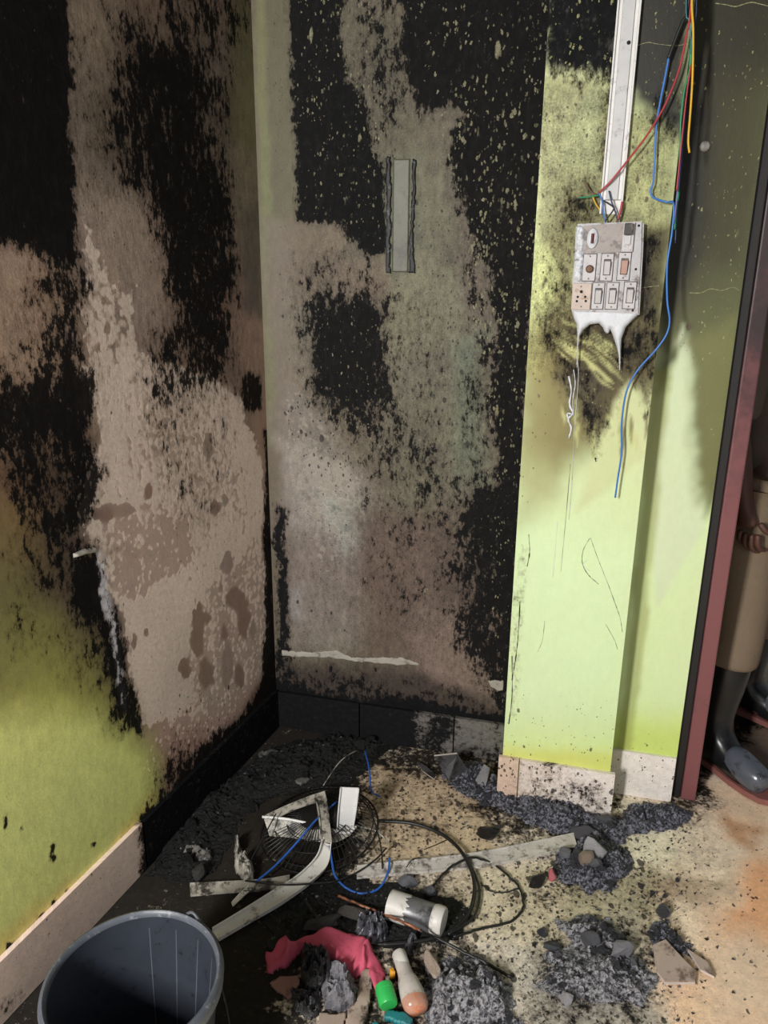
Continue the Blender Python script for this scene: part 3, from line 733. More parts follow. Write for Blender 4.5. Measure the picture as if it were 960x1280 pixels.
floor_mesh()

# ---- door frame (post of maroon wood beside the recessed wall), lintel above, room beyond
fr = bpy.data.objects.new('door_1', None); COL.objects.link(fr); fr['kind'] = 'structure'; fr.matrix_world = REC.mat(.22, 0, -.05)
def lb(plane, u0, u1, v0, v1, w0, w1, bev=0.0): # box in wall coordinates, local to plane.mat()
    return MB().box(u0, u1, -w1, -w0, v0, v1, bev)
def wallpart(name, mb, mat, plane, parent=None, **pr):
    me_M = plane.mat()
    mb.v = [tuple(me_M @ Vector(v)) for v in mb.v]
    return mb.obj(name, mat, parent, world=True, **pr)
wallpart('rebate', lb(REC, .168, .196, 0, 2.1, -.12, -.02, .003), M_FRAMEB, REC, fr)  # near-black strip between the recess edge and the maroon post
wallpart('post', lb(REC, .196, .236, 0, 2.1, -.12, -.012, .004), M_FRAME, REC, fr)
wallpart('post', lb(REC, 1.02, 1.085, 0, 2.1, -.12, .002, .005), M_FRAME, REC, fr)
wallpart('lintel', lb(REC, .168, 1.085, 2.1, 2.165, -.12, .002, .005), M_FRAME, REC, fr)
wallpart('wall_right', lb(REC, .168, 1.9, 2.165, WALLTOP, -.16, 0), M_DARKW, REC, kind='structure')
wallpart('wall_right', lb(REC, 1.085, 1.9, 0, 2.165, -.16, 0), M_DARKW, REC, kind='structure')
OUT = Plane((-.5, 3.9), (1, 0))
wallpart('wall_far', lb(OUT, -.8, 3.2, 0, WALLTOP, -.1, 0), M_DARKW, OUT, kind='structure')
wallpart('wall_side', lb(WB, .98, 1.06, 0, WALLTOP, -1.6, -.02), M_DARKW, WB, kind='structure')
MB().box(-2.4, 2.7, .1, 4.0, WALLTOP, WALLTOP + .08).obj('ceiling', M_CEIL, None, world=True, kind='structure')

# ------------------------------------------------------------------ wall pieces
def pillow(name, poly, step, hfun, mat, frame, parent=None, sm=True, jit=0.0, base=0.0, **pr):
    """relief blob over a 2D outline: hfun(pts, inside distance) -> height; frame maps (x, y, h) to the world"""
    poly = np.array(poly, float); lo = poly.min(0) - step; hi = poly.max(0) + step
    xs = np.arange(lo[0], hi[0] + step, step); ys = np.arange(lo[1], hi[1] + step, step)
    X, Y = np.meshgrid(xs, ys); p = np.stack([X.ravel(), Y.ravel()], 1)
    wp = p + np.stack([vnoise(p, 1 / (step * 5), 21), vnoise(p, 1 / (step * 5), 22)], 1) * jit
    d = sdist(poly, wp); W = len(xs); H = len(ys)
    keep = d > 0; idx = -np.ones(len(p), int); h = hfun(p, d)
    cells = []
    for j in range(H - 1):
        for i in range(W - 1):
            q = [j * W + i, j * W + i + 1, (j + 1) * W + i + 1, (j + 1) * W + i]
            if keep[q].sum() >= 3: cells.append(q)
    used = sorted({i for q in cells for i in q})
    if not used: return None
    mp = {g: k for k, g in enumerate(used)}; n = len(used)
    top = [frame(p[g][0], p[g][1], base + max(float(h[g]), 0.0003)) for g in used]
    bot = [frame(p[g][0], p[g][1], base - 0.0004) for g in used]
    fs = [tuple(mp[i] for i in q) for q in cells]
    ed = {}
    for q in fs:
        for a, b in zip(q, q[1:] + q[:1]): ed[(a, b)] = 1
    side = [(b, a, a + n, b + n) for a, b in ed if (b, a) not in ed]
    m = MB(); m.add(top + bot, fs + [tuple(i + n for i in reversed(q)) for q in fs] + side)
    return m.obj(name, mat, parent, world=True, sm=sm, **pr)


def fP(plane): return lambda x, y, h: plane.P(x, y, h)
def fF(x, y, h): return np.array([x, y, h])
def fpoly(pts): return [fl(*p)[:2] for p in pts]
def upoly(plane, pts, w=0): return [plane.uv(p[0], p[1], w) for p in pts]
def dome(hmax, r): return lambda p, d: hmax * np.sqrt(np.clip(1 - (1 - np.clip(d / r, 0, 1)) ** 2, 0, 1))


PLAST = simple('pale old plaster', (158, 152, 142), .8, var=.3, dirt_or_glint=(110, 100, 92), damt=.3)
PLASTG = simple('pale crack edge', (150, 150, 112), .8, var=.3)
CHARS = simple('charred slot', (20, 20, 22), .6, var=.6, dirt_or_glint=(90, 98, 104), dscale=50, damt=.3)
for pts in ([(352, 812), (385, 815), (420, 812), (440, 822), (500, 821), (528, 831), (500, 831), (440, 826), (415, 822), (352, 820)],
            [(610, 851), (630, 850), (630, 862), (622, 864), (612, 857)]):
    pillow('plaster_patch', upoly(WB, pts), .0025, dome(.004, .004), PLAST, fP(WB), wallb, jit=.003)
for pts in ([(91, 692), (104, 686), (118, 684), (119, 690), (104, 693), (93, 697)],):
    pillow('plaster_patch', upoly(WL, pts), .003, dome(.012, .006), PLAST, fP(WL), walll, jit=.003)
for pts in ([(483, 196), (489, 196), (490, 260), (488, 342), (482, 342), (483, 270)], [(515, 198), (521, 200), (520, 250), (517, 300), (520, 341), (511, 341), (512, 290), (515, 250)]):
    pillow('charred_slot', upoly(WB, pts), .002, dome(.006, .004), CHARS, fP(WB), wallb, jit=.003)  # dark of the charred wall slots, put in as raised black strips
pillow('chase_cover', upoly(WB, [(490, 197), (514, 198), (511, 341), (489, 342)]), .004, dome(.003, .002), simple('cover strip', (84, 84, 68), .5, var=.35, dirt_or_glint=(60, 57, 50), dscale=12, damt=.4), fP(WB), wallb)
def crack(plane, pts, par, r=.0011):
    rr = random.Random(len(pts) * 7 + int(pts[0][0])); q = spline([plane.hit(*p, .0002) for p in pts], 7)
    MB().tube(q, [r * rr.uniform(.3, 1.1) for _ in q], 5).obj('crack', PLASTG, par, world=True)
crack(REC, [(862, 366), (876, 366), (888, 361), (902, 363), (916, 359), (924, 363)], wallr)
crack(REC, [(894, 4), (908, 6), (920, 8), (938, 3), (950, 5), (962, 8)], wallr)
crack(PIL, [(796, 57), (810, 53), (822, 55), (845, 57), (862, 54)], pillar, .0007)
crack(PIL, [(797, 361), (808, 359), (824, 357)], pillar, .0007)
SCR = simple('dark scratch', (92, 92, 78), .7, var=.4); SCRW = simple('pale scuff', (206, 208, 196), .6)
def scratch(pts, mat, r=.0009):
    q = spline([PIL.hit(*p, .0001) for p in pts], 6); MB().tube(q, [r * random.uniform(.3, 1.2) for _ in q], 5).obj('scratch', mat, pillar, world=True)
scratch([(738, 672), (748, 700), (760, 730), (768, 752), (775, 772), (778, 790)], SCR)
scratch([(737, 673), (729, 688), (728, 704), (735, 718), (748, 730)], SCR, .0011)
scratch([(734, 700), (729, 706), (737, 714)], SCRW, .0012)
scratch([(713, 580), (708, 640), (701, 715)], SCR, .0008)
scratch([(697, 650), (693, 700), (691, 722)], SCRW, .0012)
scratch([(681, 776), (678, 800), (672, 815)], SCR, .0007)
scratch([(757, 780), (768, 800), (772, 812)], SCR, .0006)
scratch([(744, 572), (745, 577)], M_HOLE, .0035)
scratch([(661, 668), (662, 690), (659, 708)], M_HOLE, .0018)
scratch([(650, 752), (648, 790), (645, 820), (640, 850)], M_HOLE, .0016)
scratch([(640, 820), (640, 870), (636, 905)], M_HOLE, .0014)

# ------------------------------------------------------------------ switchboard
def cz(x, y, w=.032):   # position in the close view of the board -> (u, v)
    return PIL.uv(680 + x / 5.82, 240 + y / 5.82, w)
u0, v0 = PIL.uv(757, 386)
sb = thing('switchboard', 'scorched grey switchboard with switches and melted plastic hanging on the green pillar', 'switchboard', M=PIL.mat(u0, v0, 0))
def sbp(name, mb, mat, par=sb, **k):
    mb.v = [tuple(PIL.mat() @ Vector(v)) for v in mb.v]; return mb.obj(name, mat, par, world=True, **k)
def lbox(u, v, wd, ht, w0, w1, bev=.001): return MB().box(u - wd / 2, u + wd / 2, -w1, -w0, v - ht / 2, v + ht / 2, bev)
a = [cz(*p) for p in ((245, 232), (712, 214), (708, 420), (690, 700), (684, 885), (205, 868), (205, 660), (225, 440))]
b_ = [cz(*p, 0) for p in ((262, 248), (722, 232), (716, 420), (700, 700), (690, 890), (222, 868), (222, 660), (240, 440))]
fr4 = Matrix(((1, 0, 0, 0), (0, 0, -1, 0), (0, 1, 0, 0), (0, 0, 0, 1)))
sbp('back_box', MB().prism(b_, 0.0005, .026, fr4), M_BOARD)
sbp('face_plate', MB().prism(a, .026, .032, fr4), M_BOARD)
sbp('upper_plate', MB().prism([cz(*p) for p in ((285, 245), (655, 224), (640, 432), (285, 450))], .0325, .0345, fr4), simple('heat greyed plate', (150, 142, 138), .5, var=.3, dirt_or_glint=(100, 94, 92), dscale=24, damt=.4))
def switch(x, y, w, h, rocker=True, mat=M_SWITCH, knob=None, tilt=.26):
    u, v = cz(x, y); wd, ht = w / 5.82 * .00178, h / 5.82 * .00178
    s = sbp('switch', lbox(u, v, wd, ht, .0325, .0375, .0012), mat)
    sbp('gap', lbox(u, v, wd + .0026, ht + .0026, .0322, .0336, .0), M_SOOTP, s); rocker and sbp('rocker_well', lbox(u + .0006, v, wd * .62, ht * .6, .0370, .0379, .0), M_SOOTP, s)
    for sg in (-1, 1):
        m = MB().lathe([(0, .0013), (.0017, .0010), (.0019, 0)], 10, Matrix.Translation((u, -.0375, v + sg * ht * .42)) @ Matrix.Rotation(math.pi / 2, 4, 'X')); sbp('screw', m, M_SCREW, s)
    if rocker:
        m = MB().box(-wd * .25, wd * .25, -.0085, .002, -ht * .25, ht * .25, .001, Matrix.Translation((u + .0006, -.0382, v)) @ Matrix.Rotation(tilt, 4, 'X')); sbp('rocker', m, knob or M_SWITCH, s)
    elif knob:
        m = MB().lathe([(0, .010), (.006, .009), (.0088, .005), (.0085, 0)], 14, Matrix.Translation((u + .0006, -.0375, v - .003)) @ Matrix.Rotation(math.pi / 2, 4, 'X')); sbp('knob', m, knob, s)
    return s
switch(330, 550, 92, 190, False, M_SWITCH, M_BROWN)
switch(457, 548, 86, 192); switch(582, 542, 86, 194, True, M_SWITCH, simple('singed rocker', (176, 140, 128), .4, var=.2))
switch(392, 756, 84, 190); switch(495, 756, 84, 190, tilt=.22); switch(622, 752, 84, 190)
u, v = cz(272, 760); so = sbp('socket', lbox(u, v, .0425, .059, .0325, .037, .0012), simple('tan singed socket', (186, 170, 160), .4, var=.2, dirt_or_glint=(150, 112, 90), damt=.3))
for x, y, r in ((272, 725, .0036), (246, 763, .0028), (300, 762, .0028), (239, 794, .0028), (304, 793, .0028)):
    q, z = cz(x, y); m = MB().lathe([(0, .0006), (r, .0005), (r, -.001)], 12, Matrix.Translation((q, -.037, z)) @ Matrix.Rotation(math.pi / 2, 4, 'X')); sbp('pin_hole', m, M_HOLE, so)
for y in (688, 834):
    q, z = cz(270, y); m = MB().lathe([(0, .0012), (.0018, .001), (.0019, 0)], 10, Matrix.Translation((q, -.037, z)) @ Matrix.Rotation(math.pi / 2, 4, 'X')); sbp('screw', m, M_SCREW, so)
u, v = cz(352, 340); ind = sbp('indicator', MB().lathe([(.0001, .010), (.007, .010), (.0085, .008), (.012, .006), (.0125, 0)], 20, Matrix.Translation((u, -.0345, v)) @ Matrix.Diagonal((.95, 1, 1.75, 1)) @ Matrix.Rotation(math.pi / 2, 4, 'X')), M_MELT, sm=40)
sbp('lens', lbox(u + .0005, v, .0075, .022, .0435, .0465, .0014), M_RED, ind); sbp('lens_slot', lbox(u + .001, v, .002, .016, .0463, .0470, .0), M_HOLE, ind)
u, v = cz(612, 330); fu = sbp('fuse_holder', lbox(u, v, .024, .062, .0345, .0405, .001), M_SWITCH)
q, z = cz(614, 272); sbp('fuse_carrier', lbox(q, z, .0185, .024, .0405, .052, .0016), M_SOOTP, fu); q, z = cz(606, 352); sbp('fuse_carrier', lbox(q, z, .014, .019, .0405, .045, .001), M_SWITCH, fu)
for x, y in ((690, 245), (668, 562), (645, 862)):
    q, z = cz(x, y); sbp('screw', MB().lathe([(0, .0006), (.002, .0005), (.0028, 0)], 12, Matrix.Translation((q, -.0322, z)) @ Matrix.Rotation(math.pi / 2, 4, 'X')), M_HOLE)
melt = [(195, 850), (203, 880), (218, 930), (236, 965), (241, 1060), (236, 1180), (236, 1276), (244, 1276), (250, 1120), (260, 1050), (288, 1002), (335, 966), (400, 958), (428, 988), (440, 1016), (458, 1032), (474, 1024), (482, 1000), (500, 1045), (528, 1130), (542, 1200), (546, 1300), (554, 1300), (560, 1200), (566, 1070), (596, 984), (640, 938), (682, 898), (690, 868), (640, 856), (420, 846)]
pillow('melted_drip', [cz(*p, .02) for p in melt], .0011, dome(.016, .012), M_MELT, lambda x, y, h: PIL.P(x, y, .016 + h), sb, base=0)
col_ = [(228, 250), (262, 240), (300, 268), (286, 320), (300, 380), (286, 440), (292, 520), (276, 570), (284, 630), (262, 655), (214, 640), (212, 560), (222, 440)]
pillow('melted_side', [cz(*p) for p in col_], .0011, lambda p, d: .009 * np.sqrt(np.clip(d / .006, 0, 1)) + vnoise(p, 160, 31) * .0035, M_MELT, lambda x, y, h: PIL.P(x, y, .030 + h), sb)
for pts, r in (([(711, 470), (714, 488), (712, 505), (716, 517), (710, 524), (714, 535), (711, 548)], .0024), ([(716, 518), (709, 517), (711, 526)], .0022), ([(717, 462), (719, 480), (716, 500), (717, 520)], .0011), ([(721, 445), (723, 470), (718, 540), (715, 600), (711, 650)], .0006)):
    q = spline([PIL.hit(*p, .0015) for p in pts], 6); MB().tube(q, [r * random.uniform(.55, 1.3) for _ in q], 7).obj('melted_strand', M_MELT, sb, world=True, sm=True)

# ------------------------------------------------------------------ white trunking up the pillar
t0 = PIL.uv(763, 268); t1 = PIL.uv(787, 0); sl = (t1[0] - t0[0]) / (t1[1] - t0[1])
tk = thing('cable_trunking', 'white plastic cable trunking running up the sooted pillar above the switchboard', 'trunking', M=PIL.mat(t0[0], t0[1], 0))
L0 = 2.70 - t0[1]
def tkp(name, x0, x1, w0, w1, z0, z1, mat, bev=.001):
    sh = Matrix.Identity(4); sh[0][2] = sl
    m = MB().box(x0, x1, -w1, -w0, z0, z1, bev); m.v = [tuple(sh @ Vector(v)) for v in m.v]; return m.obj(name, mat, tk)
tkp('base_strip', -.0235, .0235, .0004, .0025, 0, L0, M_PVC, .0006)
tkp('side_lip', -.0245, -.0205, .0004, .018, 0, L0, M_PVC); tkp('side_lip', .0205, .0245, .0004, .018, 0, L0, M_PVC)
tkp('cover', -.0125, .0125, .0025, .0165, .03, L0, simple('grey white cover', (190, 190, 190), .35, var=.15, dirt_or_glint=(140, 138, 136), dscale=14, damt=.3))
tkp('cover_edge', -.0205, -.0125, .0025, .012, .03, L0, M_PVC); tkp('cover_edge', .0125, .0205, .0025, .012, .03, L0, M_PVC)
q = PIL.uv(786, 53, .018); MB().lathe([(0, .001), (.003, .0008), (.0042, 0)], 14, Matrix.Translation((q[0] - t0[0], -.0165, q[1] - t0[1])) @ Matrix.Rotation(math.pi / 2, 4, 'X')).obj('screw', M_HOLE, tk)

# ------------------------------------------------------------------ wires on the wall
def z7(x, y): return (700 + x / 3.69, y / 3.69)
def wire(pts, r, col, label, w=.012, plane=PIL, group=None, n=8, name='wire'):
    ws = w if hasattr(w, '__len__') else [w] * len(pts)
    q = spline([plane.hit(p[0], p[1], k) for p, k in zip(pts, ws)], n)
    a = np.array(q); base = a[a[:, 2].argmin()]
    t = MB().tube(q, r, 8); t.v = [tuple(np.array(v) - base) for v in t.v]
    o = t.obj(name, M_WIRE[col] if isinstance(col, str) else col, None, sm=True)
    o.location = base; o['label'] = label; o['category'] = 'wire'
    if group: o['group'] = group
    return o
UPx = lambda x: (x, -120)
wire([UPx(872), z7(600, 60), z7(585, 150), z7(568, 240), z7(545, 335), z7(500, 450), z7(460, 530), z7(390, 640), z7(320, 730), z7(240, 830), z7(180, 890)], .0022, 'red', 'long red wire slanting down across the white trunking', [.03] * 6 + [.03, .03, .03, .028, .02])
wire([UPx(870), z7(592, 20), z7(565, 100), z7(535, 175), z7(500, 270)], .0036, M_CABLE, 'thick black sleeve over the blue wire at top of pillar', .02)
wire([z7(502, 262), z7(480, 380), z7(462, 470), z7(447, 560), z7(440, 650), z7(437, 740), z7(430, 840), z7(418, 880), z7(432, 912), z7(490, 932), (842, 255), (840, 290), (834, 330), (834, 375), (837, 400), (833, 418), (820, 437), (797, 463), (783, 490), (777, 530), (777, 565), (772, 600), (769, 622)], .0023, 'blue', 'long blue wire dangling past the right side of the switchboard', [.02] * 10 + [.03] * 13)
wire([UPx(868), z7(612, 130), z7(604, 240), z7(598, 320), z7(572, 430), z7(557, 560), z7(553, 700), z7(548, 820), z7(543, 900), z7(535, 970), z7(528, 1060)], .0023, 'green', 'green wire hanging in the bundle beside the pillar edge', .024)
wire([UPx(866), z7(608, 0), z7(614, 120), z7(614, 240), z7(610, 380), z7(601, 520), z7(593, 620), z7(592, 665), z7(597, 705)], .0024, 'yellow', 'yellow wire hanging straight down at the pillar corner', .034)
wire([UPx(872), z7(630, 0), z7(625, 90), z7(605, 260), z7(588, 380), z7(580, 470), z7(572, 600), z7(560, 760), z7(545, 900), z7(538, 1000), (844, 304)], .0018, 'navy', 'dark navy wire at the back of the hanging bundle', .018)
wire([z7(603, 330), z7(585, 430), z7(574, 540), z7(562, 660), z7(550, 800), z7(541, 890), z7(534, 960), z7(526, 1030)], .0018, 'purple', 'thin purple wire in the bundle between green and navy', .029)
wire([UPx(862), z7(582, 30), z7(594, 95), z7(606, 190), z7(602, 250)], .0014, 'teal', 'thin teal wire stub above the green wire', .03)
wire([z7(604, 300), z7(586, 420), z7(566, 600), z7(548, 780), z7(538, 880)], .0017, 'red', 'thin red wire alongside the hanging bundle', .033)
wire([z7(608, 180), z7(604, 250), z7(600, 315)], .0036, 'green', 'short thick green sleeve at top of hanging bundle', .027)
wire([z7(545, 885), z7(540, 925)], .0036, 'green', 'short green joint sleeve beside the blue wire bend', .027, n=4)
wire([z7(180, 890), z7(195, 930), z7(200, 975), z7(212, 1030)], .0019, 'blue', 'short blue wire entering the switchboard top on the left', .02)
wire([z7(226, 880), z7(238, 930), z7(256, 980), z7(268, 1030)], .0018, 'navy', 'short navy wire entering the switchboard top, slanting right', .024)
wire([z7(200, 925), z7(240, 950), z7(246, 968), z7(208, 1020)], .0017, M_CABLE, 'short black wire crossing the others above the switchboard', .028)
wire([z7(288, 930), z7(278, 975), z7(262, 1030)], .0026, 'red', 'short red wire stub at the trunking mouth', .022)
wire([z7(88, 912), z7(130, 908), z7(180, 900)], .0017, 'green', 'short green wire end poking left above the switchboard', .018)
wire([z7(116, 835), z7(140, 880), z7(180, 905)], .0016, M_BROWN, 'short brown wire end poking up left above the switchboard', .016)
wire([z7(150, 905), z7(165, 940), z7(190, 975)], .0016, 'yellow', 'short yellow wire end left of the trunking mouth', .016)
pg = REC.uv(881, 183); m = MB().lathe([(0, .012), (.006, .0115), (.010, .008), (.0115, .003), (.0115, 0)], 18, Matrix.Rotation(math.pi / 2, 4, 'X'))
o = m.obj('wall_stud', simple('pale stud', (150, 146, 140), .5), None, sm=40); o.matrix_world = REC.mat(pg[0], pg[1], 0); o['label'] = 'round pale stud on the sooted wall right of the wires'; o['category'] = 'stud'

# ------------------------------------------------------------------ bucket
bx, by, br_, bh = -.424, 1.028, .148, .29
bk = thing('bucket', 'black plastic bucket standing open by the left wall', 'bucket', (bx, by, 0))
MB().lathe([(0, 0), (.112, 0), (.116, .004), (.151, bh), (.147, bh), (.113, .012), (.108, .008), (0, .008)], 64).obj('body', M_BUCKET, bk, sm=40)
MB().lathe([(.146, bh - .004), (.1475, bh + .004), (.152, bh + .007), (.158, bh + .004), (.160, bh - .004), (.158, bh - .022), (.151, bh - .024), (.150, bh - .006), (.146, bh - .004)], 64).obj('rim', M_BRIM, bk, sm=50)
for az in (96, 74, 52, 30):
    a_ = math.radians(az); MB().tube([((.1125 + (.147 - .1125) * k - .0002) * math.cos(a_ + .01 * k), (.1125 + (.147 - .1125) * k - .0002) * math.sin(a_ + .01 * k), .012 + (bh - .02) * k) for k in np.linspace(.05, .93, 8)], .0011, 6).obj('seam', M_BSCRATCH, bk)
lug = MB().tube([(.160 * math.cos(a_), .160 * math.sin(a_), bh - .012 + .022 * math.sin((a_ - .95) / .3 * math.pi)) for a_ in np.linspace(.95, 1.25, 9)], .003, 8).obj('handle_lug', M_BRIM, bk, sm=True)
hp = [(.162 * math.cos(a_), .162 * math.sin(a_) , bh - .012 - .20 * math.sin((1.1 - a_) / 3.1 * math.pi) ** .8) for a_ in np.linspace(1.1, -2.0, 26)]
MB().tube(hp, .0026, 8).obj('wire_handle', M_CABLE, bk, sm=True)

bk.scale = (.955, .955, 1)

# ------------------------------------------------------------------ pieces on the floor
def ribbon(name, Lp, Rp, thick, lip, mat, parent=None, n=6, **pr):
    """strip of trunking with raised lips; Lp, Rp: edge points in the world"""
    A = spline(Lp, n); Bq = spline(Rp, n); vs = []; fs = []; N = len(A)
    for i in range(N):
        t = A[min(i + 1, N - 1)] - A[max(i - 1, 0)] + Bq[min(i + 1, N - 1)] - Bq[max(i - 1, 0)]
        s = Bq[i] - A[i]; s_ = s / np.linalg.norm(s); nn = np.cross(s, t); nn /= np.linalg.norm(nn)
        if np.dot(nn, CAMP - A[i]) < 0: nn = -nn
        tw = s_ * .0028
        for q in (A[i] - nn * thick, A[i] + nn * lip, A[i] + tw + nn * lip, A[i] + tw, Bq[i] - tw, Bq[i] - tw + nn * lip, Bq[i] + nn * lip, Bq[i] - nn * thick): vs.append(q)
    for i in range(N - 1):
        for k in range(8): fs.append((i * 8 + k, i * 8 + (k + 1) % 8, (i + 1) * 8 + (k + 1) % 8, (i + 1) * 8 + k))
    fs += [tuple(range(7, -1, -1)), tuple((N - 1) * 8 + k for k in range(8))]
    return MB().add(vs, fs).obj(name, mat, parent, world=True, sm=35, **pr)
def fz(*pts): return [fl(p[0], p[1], p[2]) for p in pts]
def vp(px, py, base):
    n = np.array([base[0], base[1], 0]); n = n / np.linalg.norm(n); d = ray(px, py); return CAMP + d * (np.dot(np.array([base[0], base[1], 0]) - CAMP, n) / np.dot(d, n))
def tag(o, label, cat, group=None):
    o['label'] = label; o['category'] = cat
    if group: o['group'] = group
    return o

# bent trunking with an upright end
fb = fl(432, 1041, .035)
zt = thing('bent_trunking', 'white trunking piece bent upright at one end inside the wire fan guard', 'trunking', (fb[0], fb[1], 0))
ribbon('upright_end', [fl(421, 1036, .04), vp(422, 1015, fb), vp(425, 984, fb + [0, .01, 0])], [fl(441, 1039, .035), vp(445, 1015, fb), vp(449, 985, fb + [0, .01, 0])], .002, .006, M_PVC, zt)
ribbon('flat_run', fz((329, 1021, .05), (360, 1025, .05), (390, 1030, .048), (420, 1036, .045), (443, 1036, .04)), fz((337, 1045, .018), (362, 1047, .018), (390, 1051, .016), (418, 1053, .018), (438, 1044, .03)), .002, .002, M_PVCD, zt)
MB().tube(spline(fz((328, 1021, .052), (360, 1024, .053), (392, 1031, .05), (420, 1039, .046), (436, 1041, .045), (445, 1033, .05)), 6), .0038, 8).obj('rolled_edge', M_PVC, zt, world=True, sm=True)
# long curved piece
cz_ = fl(385, 1095)
ct = thing('curved_trunking', 'long curved white trunking strip reaching from the bucket to the fan guard', 'trunking', (cz_[0], cz_[1], 0))
ribbon('strip', fz((265, 1163, .012), (300, 1142, .014), (340, 1117, .018), (372, 1096, .024), (394, 1073, .035), (402, 1052, .05)), fz((274, 1176, .006), (310, 1155, .008), (350, 1132, .012), (388, 1105, .016), (409, 1083, .024), (414, 1056, .045)), .002, .011, M_PVCW, ct)
ribbon('upper_strip', fz((401, 1052, .05), (399, 1030, .07), (396, 1008, .088), (392, 997, .09)), fz((415, 1054, .048), (412, 1030, .066), (409, 1005, .085), (406, 990, .092)), .002, .004, M_PVCD, ct)
ribbon('cross_strip', fz((329, 1020, .055), (360, 1006, .068), (385, 996, .08), (406, 989, .094)), fz((340, 1026, .05), (364, 1014, .062), (388, 1005, .075), (408, 1000, .088)), .002, .002, M_PVCD, ct)
# long flat strip
o = ribbon('trunking_strip', fz((446, 1083, .012), (490, 1078, .013), (560, 1071, .014), (620, 1062, .014), (717, 1042, .016)), fz((446, 1098, .010), (490, 1094, .010), (560, 1088, .010), (620, 1081, .010), (722, 1059, .012)), .003, .004, M_PVCS)
tag(o, 'long straight dirty white trunking strip lying on the cement floor', 'trunking')
o = ribbon('trunking_strip', fz((237, 1104, .012), (280, 1102, .014), (330, 1099, .016), (362, 1094, .014)), fz((238, 1120, .008), (282, 1116, .01), (330, 1113, .01), (362, 1107, .01)), .003, .002, M_PVCD)
tag(o, 'short grimy strip lying in the black ash above the bucket', 'trunking')

# fan guard
gc = fl(400, 1040); GRr = .16
fg = thing('fan_guard', 'burnt round wire fan guard lying in the ash below the corner', 'fan', (gc[0], gc[1], .008))
fg.rotation_euler = (math.radians(3), math.radians(-6), 0)
bpy.context.view_layer.update()
def ring(r, z, rad, nm='ring'): MB().tube([(r * math.cos(k), r * math.sin(k), z) for k in np.linspace(0, 2 * math.pi, 49)], rad, 6, False).obj(nm, M_GRILL, fg, sm=True)
ring(GRr, .008, .0028, 'outer_ring'); ring(.148, .018, .0016); ring(.118, .032, .0016); ring(.085, .042, .0016); ring(.05, .048, .002)
m = MB()
for k in range(66):
    g = 2 * math.pi * k / 66; m.tube([(r * math.cos(g + .25 * (1 - r / GRr)), r * math.sin(g + .25 * (1 - r / GRr)), z) for r, z in ((GRr, .008), (.148, .019), (.118, .033), (.085, .043), (.045, .049))], .00115, 4, False)
m.obj('spokes', M_GRILL, fg, kind='stuff')
MB().lathe([(0, .054), (.03, .053), (.046, .05), (.048, .046), (0, .046)], 28).obj('hub_cap', M_GRILL, fg, sm=40)

def floorwire(pts, r, mat, label, n=8, cat='wire', name='wire', jag=0.0, group=None):
    q = spline([fl(p[0], p[1], p[2] if len(p) > 2 else r + .001) for p in pts], n)
    if jag: q = [a + rng.normal(0, jag, 3) * [1, 1, .5] for a in q]
    q = [np.array([a[0], a[1], max(a[2], r + .0005)]) for a in q]
    a = np.array(q); base = a[a[:, 2].argmin()] * [1, 1, 0]
    t = MB().tube(q, r, 8); t.v = [tuple(np.array(v) - base) for v in t.v]
    o = t.obj(name, mat, None, sm=True); o.location = base; return tag(o, label, cat, group)
floorwire([(319, 1103, .02), (345, 1081, .035), (372, 1052, .06), (395, 1025, .075), (421, 1002, .07)], .0026, M_FLOORBLUE, 'blue wire lying slantwise over the bent trunking')
floorwire([(412, 1057, .05), (415, 1078, .03), (419, 1095, .015), (433, 1110, .006), (453, 1117, .004), (474, 1110, .006), (485, 1090, .016), (487, 1072, .03)], .0028, M_FLOORBLUE, 'blue wire looped beneath the fan guard')
floorwire([(456, 938, .05), (461, 958, .06), (463, 978, .05), (465, 990, .04), (475, 996, .03)], .0024, M_FLOORBLUE, 'short blue wire standing behind the upright trunking end')
floorwire([(345, 1017, .075), (330, 1045, .05), (312, 1078, .02)], .0018, M_CABLE, 'thin black wire hanging from the trunking toward the melted blob')
floorwire([(447, 995, .06), (462, 1012, .07), (472, 1040, .05), (477, 1065, .03), (478, 1086, .012)], .0021, M_CABLE, 'thin black wire arching over right edge of the fan guard')
floorwire([(307, 1101, .02), (351, 1106, .045), (400, 1104, .035), (421, 1101, .025), (447, 1090, .02), (470, 1074, .018), (483, 1060, .02)], .0022, M_CABLE, 'black wire stretched sideways across the curved trunking')
floorwire([(450, 1033, .03), (468, 1038, .03), (480, 1047, .02), (484, 1055, .008)], .002, M_PVCD, 'short whitish wire beside the fan guard')
floorwire([(404, 982, .03), (420, 958, .05), (432, 946, .06), (446, 938, .05)], .0014, M_PVCD, 'thin pale wire sticking up from ash in the corner')
floorwire([(473, 1026, .006), (514, 1029, .01), (545, 1039, .012), (567, 1054, .014), (582, 1073, .022), (592, 1098, .014), (592, 1123, .01), (582, 1148, .01), (556, 1168, .008), (520, 1177, .008), (470, 1180, .008), (436, 1170, .008), (400, 1150, .006), (380, 1125, .006)], .0048, M_CABLE, 'thick black cable curving in a big loop around the burnt can', cat='cable', name='cable')
floorwire([(575, 1062, .016), (590, 1085, .012), (599, 1110, .008), (597, 1135, .008), (586, 1152, .016), (560, 1168, .016)], .0032, M_CABLE, 'second black cable hugging the outside of the thick loop', cat='cable', name='cable')
floorwire([(539, 1111), (549, 1098, .012), (566, 1083, .02), (589, 1072, .024), (614, 1079, .008), (636, 1095, .006), (651, 1113), (653, 1136), (636, 1153), (601, 1161, .006), (567, 1171, .018)], .003, M_CABLE, 'thin black cable in a smaller loop on the sandy floor', cat='cable', name='cable', jag=.0012)
